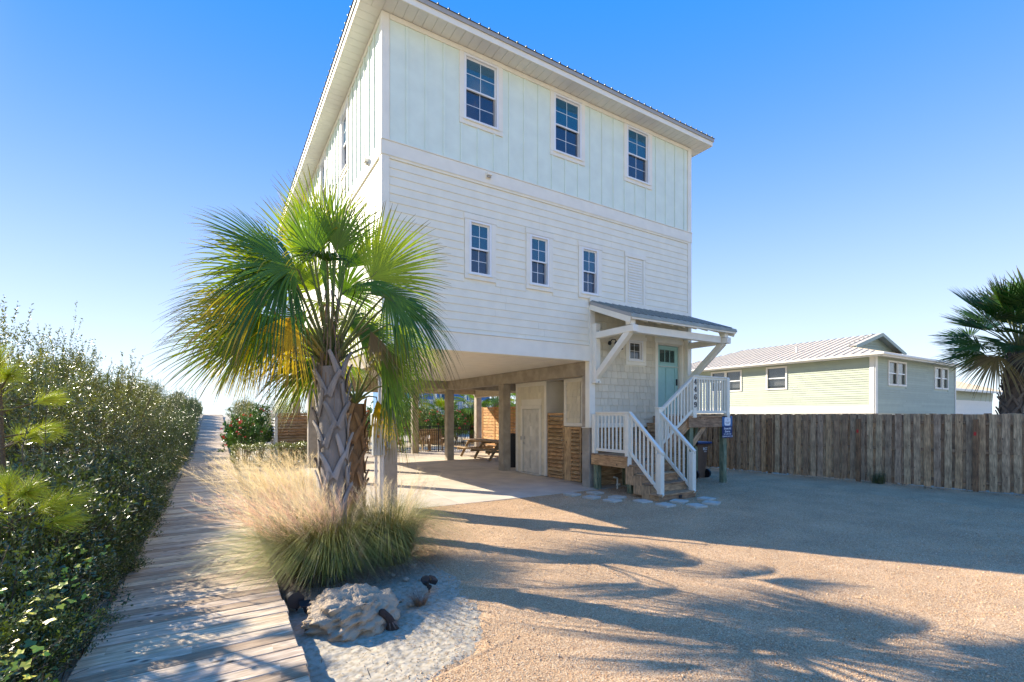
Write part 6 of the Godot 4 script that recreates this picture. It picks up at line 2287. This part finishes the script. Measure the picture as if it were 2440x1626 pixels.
func spot(at: Vector3, turn: float, label: String, tilt: float, hood := true) -> void:
	var o := thing("garden_spotlight", label, "spotlight", at, "", turn)
	o.scale = Vector3.ONE * 0.8
	var g := Geo.new()
	g.tube([Vector3(0, -0.03, 0), Vector3(0, 0.05, 0)], [0.012, 0.016], 8)
	g.tube([Vector3(0, 0.05, -0.02), Vector3(0, 0.05, 0.02)], [0.028, 0.028], 14)
	part(o, "stake", g.mesh(), M.black_plastic)
	var b := Basis(Vector3.RIGHT, tilt)
	part(o, "solar_panel", bevel(Vector3(0.11, 0.075, 0.11), 0.012), M.black_plastic, Vector3(0.05, 0.125, 0.0), Basis(Vector3(0, 0, 1), -0.45) * b)
	g = Geo.new()
	g.tube([Vector3(0, -0.05, 0), Vector3(0, 0.0, 0), Vector3(0, 0.06, 0)], [0.025, 0.048, 0.058], 16)
	part(o, "lamp_head", g.mesh(), M.black_plastic, Vector3(-0.055, 0.125, 0.01), Basis(Vector3(0, 0, 1), 0.5) * b)
	g = Geo.new()
	g.tube([Vector3(0, 0.055, 0), Vector3(0, 0.062, 0)], [0.045, 0.045], 16)
	part(o, "lens", g.mesh(), M.black_metal, Vector3(-0.055, 0.125, 0.01), Basis(Vector3(0, 0, 1), 0.5) * b)


func small_things() -> void:
	spot(P(1.90, 0.04, 4.70), 0.2, "black twin headed garden spotlight standing on the sand by the gravel", 0.3)
	var o := thing("path_light", "black tilted path light half hidden between boardwalk and boulder", "path light", P(0.66, 0.05, 4.92))
	var g := Geo.new()
	g.tube([Vector3(-0.02, 0.07, -0.08), Vector3(-0.02, 0.09, 0.07)], [0.07, 0.075], 16)
	part(o, "lamp_body", g.mesh(), M.black_plastic)
	g = Geo.new()
	g.tube([Vector3(0.05, 0.02, 0.14), Vector3(0.12, 0.05, 0.17)], [0.045, 0.05], 14)
	part(o, "lamp_head", g.mesh(), M.black_plastic)
	part(o, "solar_panel", bevel(Vector3(0.10, 0.012, 0.08), 0.003), M.black_metal, Vector3(0.05, 0.075, 0.15), Basis(Vector3.RIGHT, 0.5))
	rod(o, "stake", M.black_plastic, P(0.66, 0.14, 4.92), P(0.66, -0.03, 4.95), 0.01)
	var p := thing("standpipe", "white plastic pipe stub under the entry landing", "pipe", P(8.52, 0.0, 8.75))
	rod(p, "pipe", M.white_paint, P(8.52, -0.05, 8.75), P(8.52, 0.30, 8.75), 0.02)
	rod(p, "elbow", M.white_paint, P(8.52, 0.30, 8.75), P(8.40, 0.33, 8.75), 0.02)
	rod(p, "valve", M.white_paint, P(8.47, 0.14, 8.72), P(8.57, 0.14, 8.72), 0.028)
	# lit pendant behind the first upper window
	var l := thing("pendant_lamp", "lit pendant lamp hanging inside the upper corner window", "lamp", P(4.98, 8.85, D + 0.42))
	rod(l, "cord", M.black_metal, P(4.98, 9.64, D + 0.42), P(4.98, 8.93, D + 0.42), 0.004, -1.0, 6)
	g = Geo.new()
	g.tube([Vector3(0, 0.06, 0), Vector3(0, 0.035, 0), Vector3(0, 0, 0), Vector3(0, -0.035, 0), Vector3(0, -0.05, 0)], [0.015, 0.04, 0.05, 0.035, 0.01], 14)
	part(l, "bulb", g.mesh(), M.bulb)
	var om := OmniLight3D.new()
	om.name = "bulb_glow"
	om.light_energy = 0.25
	om.light_size = 0.04
	om.light_color = Color(1.0, 0.85, 0.62)
	om.shadow_enabled = true
	om.omni_range = 4.0
	om.omni_attenuation = 2.0
	l.add_child(om)


# ---------------------------------------------------------------- the scene
func _ready() -> void:
	var cam := Camera3D.new()
	cam.name = "camera"
	add_child(cam)
	cam.position = Vector3(0, 1.87, 0)
	cam.rotation = Vector3(0, deg_to_rad(-31.823), 0)
	var near := 0.1
	cam.keep_aspect = Camera3D.KEEP_HEIGHT
	cam.set_frustum(near * 1626.0 / 1141.2, Vector2(0, near * (989.5 - 813.0) / 1141.2), near, 600.0)
	cam.current = true
	var env := Environment.new()
	env.background_mode = Environment.BG_SKY
	var sky := ProceduralSkyMaterial.new()
	sky.sky_top_color = lin(0.004, 0.145, 0.54)
	sky.sky_horizon_color = lin(0.60, 0.685, 0.70)
	sky.sky_curve = 0.19
	sky.sky_energy_multiplier = 1.0
	sky.ground_horizon_color = lin(0.70, 0.72, 0.70)
	sky.ground_bottom_color = lin(0.45, 0.38, 0.30)
	sky.sun_angle_max = 24.0
	sky.sun_curve = 0.35
	env.sky = Sky.new()
	env.sky.sky_material = sky
	env.background_energy_multiplier = 0.77
	env.tonemap_mode = Environment.TONE_MAPPER_LINEAR
	env.tonemap_exposure = 2.78
	env.sdfgi_enabled = true
	env.ssao_enabled = true
	env.ssil_enabled = true
	var we := WorldEnvironment.new()
	we.name = "environment"
	we.environment = env
	add_child(we)
	var sun := DirectionalLight3D.new()
	sun.name = "sun"
	sun.light_energy = 1.25
	sun.light_angular_distance = 0.5
	sun.light_color = Color(1.0, 0.955, 0.88)
	sun.shadow_enabled = true
	add_child(sun)
	sun.basis = Basis.looking_at(Vector3(1.03, -1.0, 1.50))
	materials()
	ground()
	gravel()
	patio()
	boardwalk()
	house()
	stairs()
	fence()
	sage_house()
	far_houses()
	shrubs()
	palms()
	grasses()
	pines()
	vines()
	stepping_stones()
	boulder()
	utility_post()
	louvre_box()
	picnic_table()
	rocking_chairs()
	pool_fence()
	slat_screen()
	grill()
	bin()
	sign_board()
	small_things()
